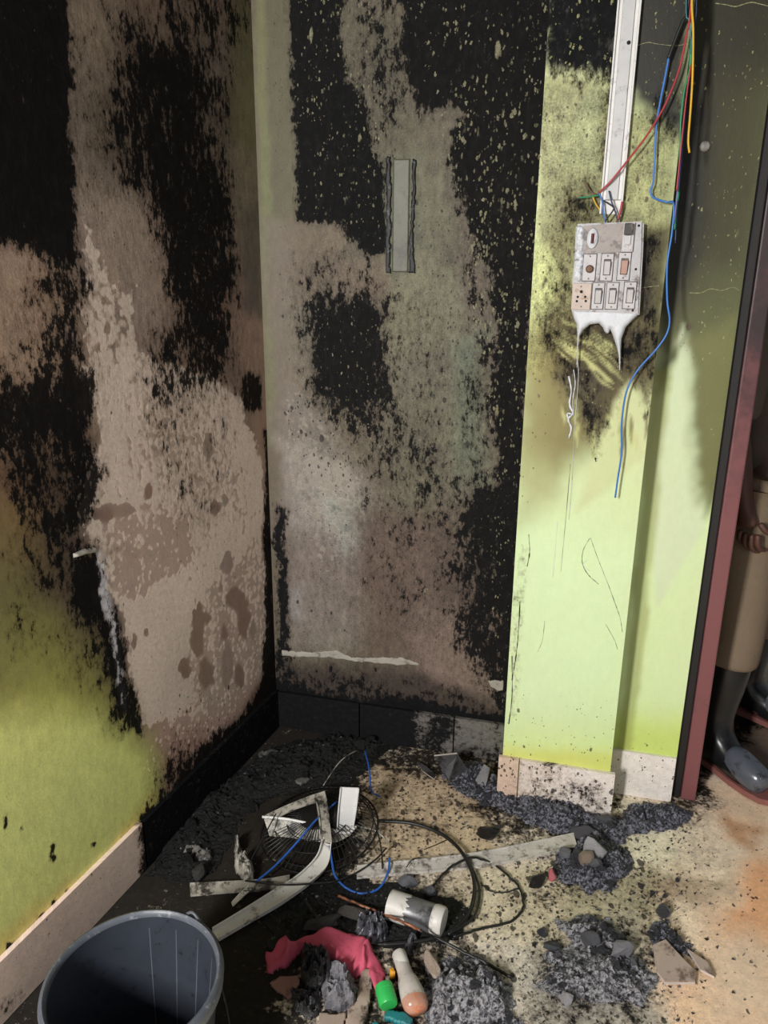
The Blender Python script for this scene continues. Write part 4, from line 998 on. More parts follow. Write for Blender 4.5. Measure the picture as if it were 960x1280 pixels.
floorwire([(601, 1103), (612, 1113), (630, 1116), (648, 1110, .008)], .0018, M_CABLE, 'short thin burnt wire inside the smaller cable loop', jag=.0015)
floorwire([(508, 1084, .022), (515, 1075, .026), (524, 1072, .02)], .0014, M_CABLE, 'tiny bent wire resting on the straight trunking strip')
floorwire([(530, 1062, .004), (545, 1056, .006), (558, 1050, .012)], .0012, M_CABLE, 'short hair thin wire behind the straight trunking strip')
floorwire([(423, 1120, .016), (445, 1129, .02), (475, 1141, .024), (505, 1153, .07), (525, 1163, .06)], .0032, M_COPPER, 'bare copper coloured cable end leading toward the burnt can', cat='cable', name='cable', jag=.0008)
floorwire([(525, 1163, .06), (545, 1172, .03), (580, 1190, .02), (612, 1206, .014), (640, 1222, .006)], .0036, M_CABLE, 'charred cable tail continuing over the grey ash heap', cat='cable', name='cable', jag=.001)

# burnt can
a0, a1 = fl(486, 1130, .034), fl(556, 1153, .034); ax = Vector(a1 - a0); ax.z = 0; ln = ax.length
mid = (a0 + a1) / 2
cn = thing('spray_can', 'burnt grey can with white cap lying inside the cable loop', 'can', (a0[0], a0[1], .034)); cn.rotation_mode = 'QUATERNION'
cn.rotation_quaternion = Vector((0, 0, 1)).rotation_difference(ax.normalized()); bpy.context.view_layer.update()
cb = MB().lathe([(0, 0), (.026, 0), (.031, .003), (.032, .01), (.032, ln * .78), (.030, ln * .80), (0, ln * .80)], 36)
cb.v = [tuple(np.array(v) * (1 + .012 * mn.noise(Vector(v) * 40)) * [1, 1, 1]) for v in cb.v]; cb.obj('body', M_CAN, cn, sm=40)
MB().lathe([(0, ln * .79), (.031, ln * .79), (.033, ln * .82), (.033, ln * .95), (.030, ln * .985), (.022, ln * .995), (0, ln * 1.0)], 36).obj('cap', M_CANW, cn, sm=40)
vs, fs = [], []; NA, NZ = 48, 6
for i in range(NZ + 1):
    for k in range(NA + 1):
        zz = ln * (.02 + (.34 + .16 * mn.noise(Vector((k * .5, 3, 0)))) * i / NZ); g = math.radians(360 * k / NA); vs.append((.0333 * math.cos(g), .0333 * math.sin(g), zz))
for i in range(NZ):
    for k in range(NA): fs.append((i * (NA + 1) + k, i * (NA + 1) + k + 1, (i + 1) * (NA + 1) + k + 1, (i + 1) * (NA + 1) + k))
MB().add(vs, fs).obj('torn_label', M_CANW, cn, sm=True)

# cloth, plastics, card
def fold(hm, r, sc, amp, seed, sharp=1.0):
    def f(p, d):
        a = 1 - np.abs(vnoise(p + vnoise(p, sc * .6, seed + 3)[:, None] * .02, sc, seed)); b = 1 - np.abs(vnoise(p, sc * 2.3, seed + 1))
        e = np.clip(d / r, 0, 1) ** .5
        return e * (hm + amp * (a ** 2 * 1.2 + b ** 2 * .4 * sharp - .6))
    return f
def fp4(*pts): return fpoly([(280 + x / 3.43, 1080 + y / 3.43 + 8) for x, y in pts])
o = pillow('cloth', fp4((180, 372), (255, 335), (340, 300), (430, 275), (500, 268), (560, 285), (610, 320), (655, 380), (695, 450), (684, 490), (655, 515), (632, 505), (610, 430), (575, 468), (520, 440), (470, 400), (430, 375), (370, 385), (335, 352), (300, 385), (262, 425), (190, 445)), .0032, fold(.032, .014, 16, .034, 41, .15), M_PINK, fF, jit=.004); tag(o, 'crumpled bright pink cloth lying in the black ash', 'cloth')
o = pillow('burnt_plastic', fp4((330, 375), (400, 370), (462, 405), (470, 470), (440, 520), (370, 525), (330, 480)), .0032, fold(.034, .010, 60, .03, 51), M_BLACKBAG, fF, sm=False, jit=.005); tag(o, 'shrivelled black plastic lump tucked under the pink cloth', 'plastic')
o = pillow('plastic_sheet', fp4((415, 490), (440, 440), (470, 408), (520, 450), (562, 492), (582, 560), (560, 600), (500, 612), (430, 592)), .003, fold(.030, .010, 52, .024, 61), M_SHEET, fF, sm=False, jit=.004); tag(o, 'crumpled grey plastic sheet below the pink cloth', 'plastic')
o = pillow('burnt_plastic', fp4((280, 520), (340, 510), (415, 530), (420, 610), (360, 640), (300, 610)), .0032, fold(.014, .012, 60, .02, 55), M_BLACKBAG, fF, sm=False, jit=.005); tag(o, 'flat charred plastic scrap left of the grey plastic sheet', 'plastic')
o = pillow('cardboard', fp4((578, 436), (636, 438), (632, 540), (620, 610), (600, 700), (520, 700), (526, 612), (568, 585)), .003, lambda p, d: .012 + vnoise(p, 30, 71) * .004, M_CARD, fF, jit=.003); tag(o, 'singed beige cardboard strip leaning against the pink cloth end', 'cardboard')
o = pillow('cardboard', fp4((404, 612), (470, 622), (520, 614), (520, 720), (395, 720)), .003, lambda p, d: .006 + vnoise(p, 30, 72) * .002, M_CARD, fF, jit=.003); tag(o, 'beige cardboard piece at the lower edge below the grey plastic', 'cardboard')
o = pillow('scrap', fp4((198, 484), (240, 458), (318, 458), (330, 490), (282, 560), (258, 548), (228, 525)), .003, lambda p, d: .005 + vnoise(p, 30, 73) * .002, simple('dusty pink board', (150, 112, 104), .8, var=.2, dirt_or_glint=(100, 80, 74), damt=.3), fF, jit=.003); tag(o, 'dusty brownish pink scrap at the left end of the pink cloth', 'scrap')
o = pillow('foil', fp4((558, 250), (585, 212), (640, 205), (690, 228), (706, 280), (690, 318), (640, 332), (590, 318)), .003, fold(.028, .012, 60, .03, 81), M_FOIL, fF, sm=False, jit=.004); tag(o, 'crumpled silvery foil between the pink cloth and the burnt can', 'foil')
o = pillow('foil', fp4((770, 330), (800, 285), (830, 300), (812, 345), (790, 365)), .0025, fold(.015, .008, 80, .02, 83), M_FOIL, fF, sm=False, jit=.003); tag(o, 'small foil twist just above the clear bottle neck', 'foil')
o = pillow('teal_strip', fp4((682, 640), (700, 616), (760, 630), (812, 658), (802, 690), (740, 670)), .0025, lambda p, d: .014 + vnoise(p, 40, 91) * .003, M_TEAL, fF, jit=.002); tag(o, 'teal plastic strip below the green cap', 'plastic')
o = pillow('teal_strip', fp4((632, 672), (655, 668), (672, 700), (630, 705)), .0025, lambda p, d: .012 + vnoise(p, 40, 92) * .003, M_TEAL, fF, jit=.002); tag(o, 'small teal scrap at the lower edge beside the cardboard', 'plastic')
# green cap
p0, p1 = fl(479.5, 1232, .028), fl(486, 1257, .02); axg = Vector(p1 - p0).normalized(); lg = (Vector(p1) - Vector(p0)).length
gcap = thing('bottle_cap', 'bright green plastic screw cap at the tip of the pink cloth', 'cap', p0); gcap.rotation_mode = 'QUATERNION'; gcap.rotation_quaternion = Vector((0, 0, 1)).rotation_difference(axg); bpy.context.view_layer.update()
MB().lathe([(.0165, .002), (.0185, 0), (.0195, .004), (.0195, .012), (.0188, .0125), (.0188, .014), (.0195, .0145), (.020, lg * .9), (.018, lg), (0, lg)], 30).obj('shell', M_GREEN, gcap, sm=40)
MB().lathe([(.0165, .002), (.0160, lg * .8), (0, lg * .8)], 24).obj('lining', simple('dark green lining', (20, 120, 48), .5), gcap, sm=40)
o = pillow('scrap', fp4((706, 452), (722, 444), (738, 466), (722, 470)), .002, lambda p, d: .02 + d * 0, simple('amber scrap', (214, 150, 34), .5), fF); tag(o, 'tiny amber yellow scrap beside the green cap', 'scrap')
# squeezed bottle
p0, p1 = fl(498, 1191, .03), fl(523, 1266, .022); axb = Vector(p1 - p0); lb_ = axb.length
bt = thing('squeezed_bottle', 'hazy squeezed plastic bottle with orange residue near the green cap', 'bottle', p0); bt.rotation_mode = 'QUATERNION'; bt.rotation_quaternion = Vector((0, 0, 1)).rotation_difference(axb.normalized()); bpy.context.view_layer.update()
m = MB().lathe([(0, .012), (.013, .013), (.015, .03), (.016, .048), (.019, .06), (.0245, lb_ * .5), (.0275, lb_ * .7), (.0265, lb_ * .80)], 30); m.v = [(v[0] * (1 + .1 * math.sin(v[2] * 60)), v[1] * .86, v[2]) for v in m.v]; m.obj('body', M_BOTTLE, bt, sm=60)
m = MB().lathe([(.0265, lb_ * .80), (.0245, lb_ * .9), (.018, lb_ * .97), (0, lb_)], 30); m.v = [(v[0] * (1 + .1 * math.sin(v[2] * 60)), v[1] * .86, v[2]) for v in m.v]; m.obj('tinted_end', M_ORANGE, bt, sm=60)
m = MB().lathe([(0, 0), (.013, 0), (.0155, .004), (.0155, .03), (.0135, .034)], 24); m.v = [tuple(np.array(v) * (1 + .08 * mn.noise(Vector(v) * 120))) for v in m.v]; m.obj('neck', M_CANW, bt, sm=40)
# melted white blob with tail, grey rag
mb_ = thing('melted_blob', 'knot of melted white plastic with a tail left of the curved trunking', 'plastic', fl(308, 1092))
pillow('knot', fpoly([(292, 1052), (300, 1056), (300, 1072), (310, 1076), (318, 1090), (318, 1106), (306, 1108), (300, 1094), (291, 1086), (293, 1070)]), .0028, fold(.022, .008, 80, .026, 95), M_PVCD, fF, mb_, jit=.004)
ribbon('tail', fz((311, 1106, .012), (300, 1116, .012), (289, 1128, .008)), fz((317, 1109, .01), (304, 1121, .01), (291, 1133, .006)), .002, .001, M_PVCW, mb_)
o = pillow('rag', fpoly([(224, 1064), (242, 1059), (264, 1064), (265, 1074), (252, 1080), (232, 1074)]), .003, fold(.014, .01, 50, .014, 97), simple('ashy grey rag', (112, 108, 104), .85, var=.4, dirt_or_glint=(40, 38, 38), damt=.5), fF, jit=.004); tag(o, 'ashy grey rag in the black debris beside the left skirting', 'rag')
o = pillow('scrap', fpoly([(322, 942), (345, 938), (352, 942), (336, 950), (322, 952)]), .003, fold(.010, .01, 50, .01, 98), simple('grey charred board', (70, 68, 66), .8, var=.4), fF, jit=.004); tag(o, 'flat grey charred scrap in the back corner', 'scrap')
o = pillow('scrap', fpoly([(360, 978), (376, 974), (388, 977), (376, 983)]), .0025, lambda p, d: .012 + d * 0, simple('grey charred board b', (92, 90, 86), .8, var=.4), fF, jit=.002); tag(o, 'small grey scrap above the trunking triangle', 'scrap')

# broken tiles
def slab(name, pts, th, label, mat=M_TILEB, edge=None):
    vs = [np.array(p) for p in pts]; c = sum(vs) / len(vs); nn = np.cross(vs[1] - vs[0], vs[2] - vs[0]); nn /= np.linalg.norm(nn)
    if np.dot(nn, CAMP - c) < 0: nn = -nn
    lo = min(v[2] for v in vs); n = len(vs)
    t = thing(name, label, 'tile', (c[0], c[1], max(0, lo - th)))
    bm = MB().add([v for v in vs] + [v - nn * .002 for v in vs], [tuple(range(n)), tuple(range(2 * n - 1, n - 1, -1))] + [(i, (i + 1) % n, n + (i + 1) % n, n + i) for i in range(n)]); bm.obj('glaze', mat, t, world=True)
    bm = MB().add([v - nn * .002 for v in vs] + [v - nn * th for v in vs], [tuple(range(n)), tuple(range(2 * n - 1, n - 1, -1))] + [(i, (i + 1) % n, n + (i + 1) % n, n + i) for i in range(n)]); bm.obj('tile_body', edge or M_TEDGE, t, world=True)
    return t
slab('tile_shard', fz((816, 1181, .014), (832, 1174, .018), (852, 1196, .016), (870, 1214, .013), (869, 1227, .011), (831, 1227, .011), (822, 1213, .012)), .009, 'largest broken beige tile on the floor in front of the pillar')
slab('tile_shard', fz((860, 1186, .012), (884, 1202, .012), (893, 1220, .010), (876, 1211, .010)), .008, 'narrow tile sliver right of the largest broken tile')
bq = fl(560, 978)
slab('tile_shard', [vp(543, 946, bq), vp(572, 943, bq + [0, .02, 0]), fl(584, 963, .02), fl(561, 977, .012), vp(553, 962, bq)], .008, 'dark sooty tile fragment leaning by the back skirting', M_TILED)
bq = fl(604, 980); slab('tile_shard', [fl(592, 979, .012), vp(605, 955, bq + [0, .01, 0]), vp(612, 960, bq), fl(607, 984, .012)], .008, 'thin blackened tile sliver upright beside the pillar foot', M_TILED)
slab('tile_shard', fz((521, 952, .014), (531, 956, .016), (545, 969, .012), (542, 973, .010), (528, 963, .012)), .008, 'curved pale edged shard left of the leaning tile', M_TILED)

# ------------------------------------------------------------------ ash heaps, charred lumps, crumbs
heaps = []
def heap(pts, h, r, label, mat, sc=70, seed=1, step=.0045):
    poly = np.array(fpoly(pts))
    q = np.concatenate([poly[i] + (poly[(i + 1) % len(poly)] - poly[i]) * np.linspace(0, 1, 4)[:-1, None] for i in range(len(poly))])
    poly = q + np.stack([vnoise(q, 34, seed + 7), vnoise(q, 34, seed + 8)], 1) * .020 + np.stack([vnoise(q, 90, seed + 9), vnoise(q, 90, seed + 5)], 1) * .008
    def hf(p, d):
        e = np.clip(d / r, 0, 1); e = e * e * (3 - 2 * e)
        return e * (h * (.55 + .45 * vnoise(p, 16, seed))) + e ** .5 * h * .45 * np.abs(vnoise(p, sc, seed + 1)) + e ** .5 * .006 * vnoise(p, 190, seed + 2) - .0015
    heaps.append((poly, hf)); o = pillow('ash_heap', poly, step, hf, mat, fF, jit=.012, sm=False, kind='stuff'); return tag(o, label, 'ash')
HA = [(560, 950), (600, 955), (622, 972), (645, 990), (700, 1006), (762, 1026), (800, 1012), (845, 1008), (868, 1012), (852, 1036), (800, 1040), (770, 1052), (725, 1046), (660, 1030), (625, 1014), (590, 1002), (556, 972)]
HB = [(700, 1060), (745, 1040), (785, 1060), (792, 1086), (772, 1112), (735, 1116), (690, 1092)]
HC = [(705, 1150), (745, 1140), (768, 1158), (792, 1190), (826, 1226), (800, 1256), (756, 1262), (704, 1252), (668, 1222), (684, 1196), (715, 1185)]
HD = [(536, 1196), (575, 1188), (604, 1198), (630, 1236), (652, 1290), (540, 1290), (528, 1240)]
HE = [(806, 1166), (826, 1152), (848, 1168), (868, 1196), (848, 1200), (812, 1184)]
HF = [(180, 1092), (196, 1046), (240, 1000), (330, 935), (420, 915), (520, 925), (470, 948), (440, 985), (360, 990), (310, 1020), (290, 1060), (240, 1110)]
HG = [(330, 1120), (420, 1095), (500, 1105), (560, 1120), (600, 1150), (570, 1180), (480, 1190), (420, 1175), (340, 1180)]
heap(HA, .035, .04, 'black ash heap piled along the foot of the green pillar', M_HEAP, seed=101)
heap(HB, .034, .04, 'grey black ash heap at the right end of the straight trunking strip', M_HEAP, seed=111)
heap(HC, .026, .05, 'scattered grey ash heap in the middle of the sandy floor', M_HEAPG, seed=121)
heap(HD, .050, .06, 'mounded grey black ash heap right of the squeezed bottle', M_HEAPG, seed=131)
heap(HE, .018, .03, 'small ash heap behind the largest broken tile', M_HEAP, seed=141, step=.004)
heap(HF, .030, .08, 'wet black ash spread along the left skirting into the corner', M_HEAPD, seed=151, step=.007)
heap(HG, .010, .05, 'thin black ash layer around the burnt can', M_HEAPD, seed=161, step=.006)
def grounds(p):
    z = np.zeros(len(p))
    for poly, hf in heaps:
        k = np.where(np.all((p > poly.min(0)) & (p < poly.max(0)), 1))[0]
        if len(k):
            d = sdist(poly, p[k]); z[k] = np.maximum(z[k], np.where(d > 0, hf(p[k], d), 0))
    return z
def ground(x, y): return float(grounds(np.array([[x, y]]))[0])


def lump_mesh(seed, rough=.35, flat=.7, ncut=9):
    r = random.Random(seed); bm = bmesh.new(); bmesh.ops.create_icosphere(bm, subdivisions=2, radius=1)
    pl = []
    for _ in range(ncut):
        d = Vector((r.gauss(0, 1), r.gauss(0, 1), r.gauss(0, 1))).normalized(); pl.append((d, r.uniform(.45, .85)))
    for v in bm.verts:
        c = v.co.copy()
        for d, k in pl:
            e = c.dot(d)
            if e > k: c -= d * (e - k)
        c *= 1 + rough * mn.noise(c * 2.2 + Vector((seed, 0, 0))); v.co = (c.x, c.y, c.z * flat)
    me = bpy.data.meshes.new('lump'); bm.to_mesh(me); bm.free(); return me
LM = [lump_mesh(k, .4, random.uniform(.5, .9)) for k in range(10)]
LMC = []
for me in LM: me.materials.append(M_CHAR)
for k in range(5):
    m_ = lump_mesh(40 + k, .4, .6); m_.materials.append(M_ASHLUMP); LMC.append(m_)
M_CHARD = simple('wet charcoal', (16, 16, 17), .4, spec=.5, var=.8, dirt_or_glint=(70, 70, 72), dscale=80, damt=.15, bump=.004, bscale=70)
LMD = []
for k in range(6):
    m_ = lump_mesh(60 + k, .4, .6); m_.materials.append(M_CHARD); LMD.append(m_)
def inpoly(pts, n):
    poly = np.array(fpoly(pts)); lo, hi = poly.min(0), poly.max(0); out = np.zeros((0, 2))
    while len(out) < n:
        p = lo + rng.random((n * 2, 2)) * (hi - lo); out = np.concatenate([out, p[sdist(poly, p) > .004]])
    return out[:n]
def lumps(pts, n, s0, s1, label, group, meshes, name='charred_lump', cat='charcoal'):
    for p in inpoly(pts, n):
        s = s0 + (s1 - s0) * rng.random() ** 2.2
        o = bpy.data.objects.new(name, meshes[rng.integers(len(meshes))]); COL.objects.link(o)
        z = ground(p[0], p[1]); o.location = (p[0], p[1], z + s * .25)
        o.rotation_euler = (rng.normal(0, .4), rng.normal(0, .4), rng.random() * 6.28); o.scale = (s, s * rng.uniform(.6, 1), s * rng.uniform(.6, 1.1))
        tag(o, label, cat, group)
lumps(HA, 82, .005, .017, 'charred black lump in the heap along the green pillar foot', 'charred lumps along the pillar foot', LM)
lumps(HB, 30, .005, .017, 'charred black lump in the heap at the straight trunking strip end', 'charred lumps at the trunking strip end', LM)
lumps(HC, 46, .004, .015, 'charred dark lump in the scattered heap mid floor', 'charred lumps in the mid floor heap', LM)
lumps(HC, 34, .004, .014, 'ash grey lump in the scattered heap mid floor', 'grey lumps in the mid floor heap', LMC, 'ash_lump', 'ash')
lumps(HD, 40, .004, .014, 'charred black lump on the mounded heap beside the squeezed bottle', 'charred lumps on the heap by the bottle', LM)
lumps(HE, 16, .004, .014, 'charred black lump behind the largest broken tile', 'charred lumps behind the broken tile', LM)
lumps(HF, 42, .006, .024, 'charred black lump in the wet ash along the left skirting', 'charred lumps in the corner ash', LMD)
lumps(HG, 18, .005, .015, 'charred black lump around the burnt can', 'charred lumps around the can', LMD)
lumps([(785, 1090), (850, 1090), (850, 1140), (800, 1150)], 14, .003, .009, 'small charred lump on the sandy floor right of the heaps', 'small charred lumps on the floor', LM)
lumps([(600, 1110), (700, 1100), (720, 1150), (640, 1200), (600, 1180)], 16, .003, .009, 'small charred lump on the sandy floor beside the smaller cable loop', 'small charred lumps by the cable loop', LM)

def single(px, py, s, label, cat, name, mat, seed, sc=(1, 1, 1), rz=0.0, rough=.3, dz=0.0):
    m_ = lump_mesh(seed, rough, 1.0); m_.materials.append(mat); p = fl(px, py); p = fl(px, py, ground(p[0], p[1]) + s * .4)
    o = bpy.data.objects.new(name, m_); COL.objects.link(o); z = ground(p[0], p[1]); o.location = (p[0], p[1], z + s * sc[2] * .5 + dz); o.scale = (s * sc[0], s * sc[1], s * sc[2]); o.rotation_euler = (0, 0, rz)
    return tag(o, label, cat)
single(742, 1059, .036, 'round white crusted lump at the end of the straight trunking strip', 'stone', 'stone', M_STONE, 201, (.9, .8, 1), dz=.012)
single(733, 1078, .024, 'tan coloured lump just below the round white lump', 'stone', 'stone', simple('tan lump', (160, 142, 124), .8, var=.4, dirt_or_glint=(80, 72, 70), damt=.4, bump=.004), 202)
single(744, 1078, .020, 'small bluish grey lump beside the tan lump', 'stone', 'stone', M_ASHLUMP, 203, (1, .7, .9))
single(731, 1036, .042, 'grey flat chunk lying against the pillar skirting end', 'rubble', 'rubble_chunk', simple('grey chunk', (84, 82, 88), .7, var=.4, dirt_or_glint=(44, 42, 46), damt=.4, bump=.003), 204, (1, .55, .5), -.2)
single(758, 1030, .03, 'pale grey shard in the black heap at the pillar corner', 'rubble', 'rubble_chunk', M_ASHLUMP, 205, (1.1, .4, .5), -.5)
single(690, 1095, .016, 'small pinkish red scrap beside the charred bundle', 'scrap', 'scrap', simple('pinkish scrap', (170, 90, 96), .7, var=.5, dirt_or_glint=(70, 40, 44), damt=.4), 206)
single(672, 1102, .024, 'small dark charred bundle on the floor left of the pinkish scrap', 'scrap', 'charred_bundle', M_BLACKBAG, 207, (1.2, .7, .8), .5)
single(690, 1182, .022, 'dark grey angular chunk on floor left of the mid heap', 'rubble', 'rubble_chunk', simple('dark grey chunk', (70, 72, 76), .7, var=.3, bump=.002), 208, (1, .9, .6))
single(678, 1165, .017, 'black chunk just above the dark grey angular chunk', 'charcoal', 'charred_chunk', M_CHAR, 209, (1, .8, .7))
single(776, 1184, .036, 'light grey slab chunk on the right of the mid heap', 'rubble', 'rubble_chunk', simple('light grey chunk', (140, 138, 144), .7, var=.3, dirt_or_glint=(80, 78, 82), damt=.4, bump=.002), 210, (1, .8, .45), .3)
single(740, 1172, .024, 'grey lump standing on the mid heap back edge', 'rubble', 'rubble_chunk', M_ASHLUMP, 211, (1, .8, .8))
single(708, 1250, .018, 'small white lump at the front of the mid heap', 'stone', 'stone', M_STONE, 212)
single(612, 1040, .034, 'shiny black burnt lump on the floor below the pillar heap', 'charcoal', 'charred_chunk', M_BLACKBAG, 213, (1.1, .6, .6), -.2)
single(620, 1035, .018, 'black lump touching the shiny burnt lump', 'charcoal', 'charred_chunk', M_CHAR, 223, (1.1, .6, .6), .6)
single(829, 1136, .030, 'silvery foil scrap near the right of the floor', 'foil', 'foil', M_FOIL, 214, (1, .7, .5), .2)
single(512, 1100, .026, 'grey ash lump between straight trunking strip and burnt can', 'ash', 'ash_lump', M_ASHLUMP, 215, (1.2, .9, .6))
single(537, 1116, .018, 'small blue grey lump just above the can cap', 'ash', 'ash_lump', M_ASHLUMP, 216)
single(705, 1070, .022, 'mottled grey lump below right end of straight trunking strip', 'rubble', 'rubble_chunk', M_ASHLUMP, 217, (1.2, .8, .7))
single(404, 1150, .04, 'dark grey charred board piece above the pink cloth', 'rubble', 'rubble_chunk', simple('greyed char', (76, 74, 74), .8, var=.5, dirt_or_glint=(30, 29, 30), damt=.5, bump=.004), 218, (1.2, .6, .35), .3)
single(440, 1137, .04, 'ashy grey board piece under the copper cable end', 'rubble', 'rubble_chunk', simple('ashy board', (104, 100, 96), .8, var=.5, dirt_or_glint=(40, 38, 38), damt=.5, bump=.004), 219, (1.3, .6, .3), -.3)
single(250, 1090, .03, 'charred grey lump in the ash just above the bucket rim', 'rubble', 'rubble_chunk', simple('char grey', (70, 68, 66), .7, var=.5, dirt_or_glint=(26, 25, 25), damt=.5, bump=.004), 220, (.7, 1, .7), .2)
single(540, 1205, .03, 'pale card fragment standing beside the squeezed bottle', 'cardboard', 'cardboard', M_CARD, 221, (.45, 1.3, .5), .3)


def crumbs(name, label, mat, regions, s0, s1):
    m = MB()
    for pts, n in regions:
        pts_ = inpoly(pts, n)
        for p, z in zip(pts_, grounds(pts_)):
            s = s0 + (s1 - s0) * rng.random() ** 2.5; R_ = rng.normal(0, 1, (4, 3)); R_ /= np.linalg.norm(R_, axis=1)[:, None]
            c = np.array([p[0], p[1], z + s * .35]); m.add([c + q * s * np.array([1, 1, .6]) for q in R_], [(0, 1, 2), (0, 3, 1), (1, 3, 2), (2, 3, 0)])
    o = m.obj(name, mat, None, world=True, fix=False, kind='stuff'); return tag(o, label, 'debris')
ALLF = [(450, 950), (620, 985), (780, 1040), (880, 1010), (900, 1120), (880, 1280), (540, 1280), (450, 1130)]
crumbs('charcoal_crumbs', 'black charcoal crumbs strewn over the sandy cement floor', M_CHAR, [(ALLF, 1700), (HA, 900), (HB, 400), (HC, 900), (HD, 500), (HE, 200), ([(640, 1000), (800, 1020), (820, 1100), (660, 1120)], 400), ([(790, 1040), (960, 1000), (960, 1280), (800, 1280)], 160), ([(680, 1100), (860, 1100), (860, 1240), (640, 1240)], 500), (HF, 700), (HG, 500), ([(540, 945), (640, 985), (640, 1060), (560, 1050)], 260)], .0012, .0062)
crumbs('ash_flakes', 'pale grey ash flakes strewn among the black heaps', M_ASHLUMP, [(HA, 260), (HB, 220), (HC, 700), (HD, 420), (HE, 120), (HF, 160), (HG, 180), ([(560, 1150), (700, 1150), (860, 1200), (860, 1280), (560, 1280)], 500)], .001, .0042)

# ------------------------------------------------------------------ the person beyond the doorway
FW = Vector((.55, -.835, 0)); RT = Vector((-.835, -.55, 0)); ZZ = Vector((0, 0, 1)); PC = Vector((1.175, 2.26, 0))
def pp_(r, f, z): return PC + RT * r + FW * f + ZZ * z
def skin_mesh(name, chains, mat, parent, sub=2, root=0):
    """chains: lists of (key, point, radius); shared keys join chains into one skeleton"""
    key = {}; vs = []; rad = []; ed = []
    for ch in chains:
        prev = None
        for k, p, r in ch:
            if k is None or k not in key:
                i = len(vs); vs.append(tuple(p)); rad.append(r if hasattr(r, '__len__') else (r, r))
                if k is not None: key[k] = i
            else: i = key[k]
            if prev is not None: ed.append((prev, i))
            prev = i
    me = bpy.data.meshes.new(name); me.from_pydata(vs, ed, []); o = bpy.data.objects.new(name, me); COL.objects.link(o)
    sk = o.modifiers.new('skin', 'SKIN'); sk.use_smooth_shade = True; sk.branch_smoothing = .4
    # one root per loose part
    par = list(range(len(vs)))
    def find(a):
        while par[a] != a: a = par[a]
        return a
    for a, b in ed: par[find(a)] = find(b)
    seen = set()
    for i, v in enumerate(me.skin_vertices[0].data):
        v.radius = rad[i]; v.use_root = find(i) not in seen; seen.add(find(i))
    sb_ = o.modifiers.new('sub', 'SUBSURF'); sb_.levels = sb_.render_levels = sub
    bpy.context.view_layer.update()
    me2 = bpy.data.meshes.new_from_object(o.evaluated_get(bpy.context.evaluated_depsgraph_get()))
    bpy.data.objects.remove(o); bpy.data.meshes.remove(me)
    me2.transform(parent.matrix_world.inverted()); me2.materials.clear()
    return link(name, me2, mat, parent, True)


man = thing('person', 'person in khaki uniform and black rubber boots standing beyond the doorway', 'person', PC)
bpy.context.view_layer.update()
ra, la = pp_(.225, .06, .09), pp_(-.13, -.06, .09)
rk, lk = pp_(.16, .06, .46), pp_(-.12, -.02, .46)
rh, lh = pp_(.095, 0, .82), pp_(-.095, 0, .82)
rs, ls = pp_(.185, 0, 1.355), pp_(-.185, 0, 1.355)
re_, le_ = pp_(.215, -.01, 1.06), pp_(-.225, .03, 1.06)
rw, lw = pp_(.222, .06, .835), pp_(-.14, .17, .86)
body = [[('pel', pp_(0, 0, .88), (.125, .09)), ('wst', pp_(0, 0, 1.02), (.115, .085)), ('chs', pp_(0, 0, 1.22), (.135, .095)), ('nck', pp_(0, -.01, 1.40), .052), (None, pp_(0, .005, 1.47), .05), ('hd1', pp_(0, .02, 1.54), (.062, .07)), (None, pp_(0, .015, 1.61), (.068, .085)), (None, pp_(0, .01, 1.665), (.05, .065))],
        [('chs', 0, 0), ('rs', rs, .05), ('re', re_, .038), (None, re_.lerp(rw, .35), .038), ('rw', rw, .024), ('rp', pp_(.224, .078, .775), (.036, .018))],
        [('chs', 0, 0), ('ls', ls, .05), ('le', le_, .038), (None, le_.lerp(lw, .35), .038), ('lw', lw, .024), ('lp', pp_(-.09, .215, .845), (.032, .018))],
        [('pel', 0, 0), ('rh', rh, .075), ('rk', rk, .052), ('ra', ra, .036), (None, ra + FW * .10 + RT * .02 - ZZ * .05, .03)],
        [('pel', 0, 0), ('lh', lh, .075), ('lk', lk, .052), ('la', la, .036), (None, la + FW * .10 - ZZ * .05, .03)]]
def finger(b, d, curl, L, r):
    p = [b, b + d * L * .45, b + (d * .9 + curl * .35).normalized() * L * .75, b + (d * .75 + curl * .6).normalized() * L]
    return [(None, q, r * k) for q, k in zip(p, (1.05, 1.0, .92, .78))]
dn = Vector((0, 0, -1)); palm = -RT
for k, (off, L_) in enumerate(((-.026, .070), (-.009, .080), (.009, .076), (.025, .060))):
    body.append(finger(pp_(.224, .085 - off, .765 + abs(off) * .2), (dn + FW * (-off * 3)).normalized(), palm, L_, .0088))
body.append(finger(pp_(.214, .105, .80), (dn + FW * .75 + palm * .3).normalized(), palm, .06, .0095))
hd = (-RT * -.55 + FW * .5 - ZZ * .25).normalized()
for k, (off, L_) in enumerate(((-.026, .066), (-.009, .074), (.009, .070), (.025, .056))):
    body.append(finger(pp_(-.07, .225, .845 + off), (RT * .8 + FW * .3 - ZZ * (.2 + off)).normalized(), -FW, L_, .0086))
body.append(finger(pp_(-.105, .225, .878), (RT * .7 + ZZ * .45 + FW * .2).normalized(), -FW, .055, .0095))
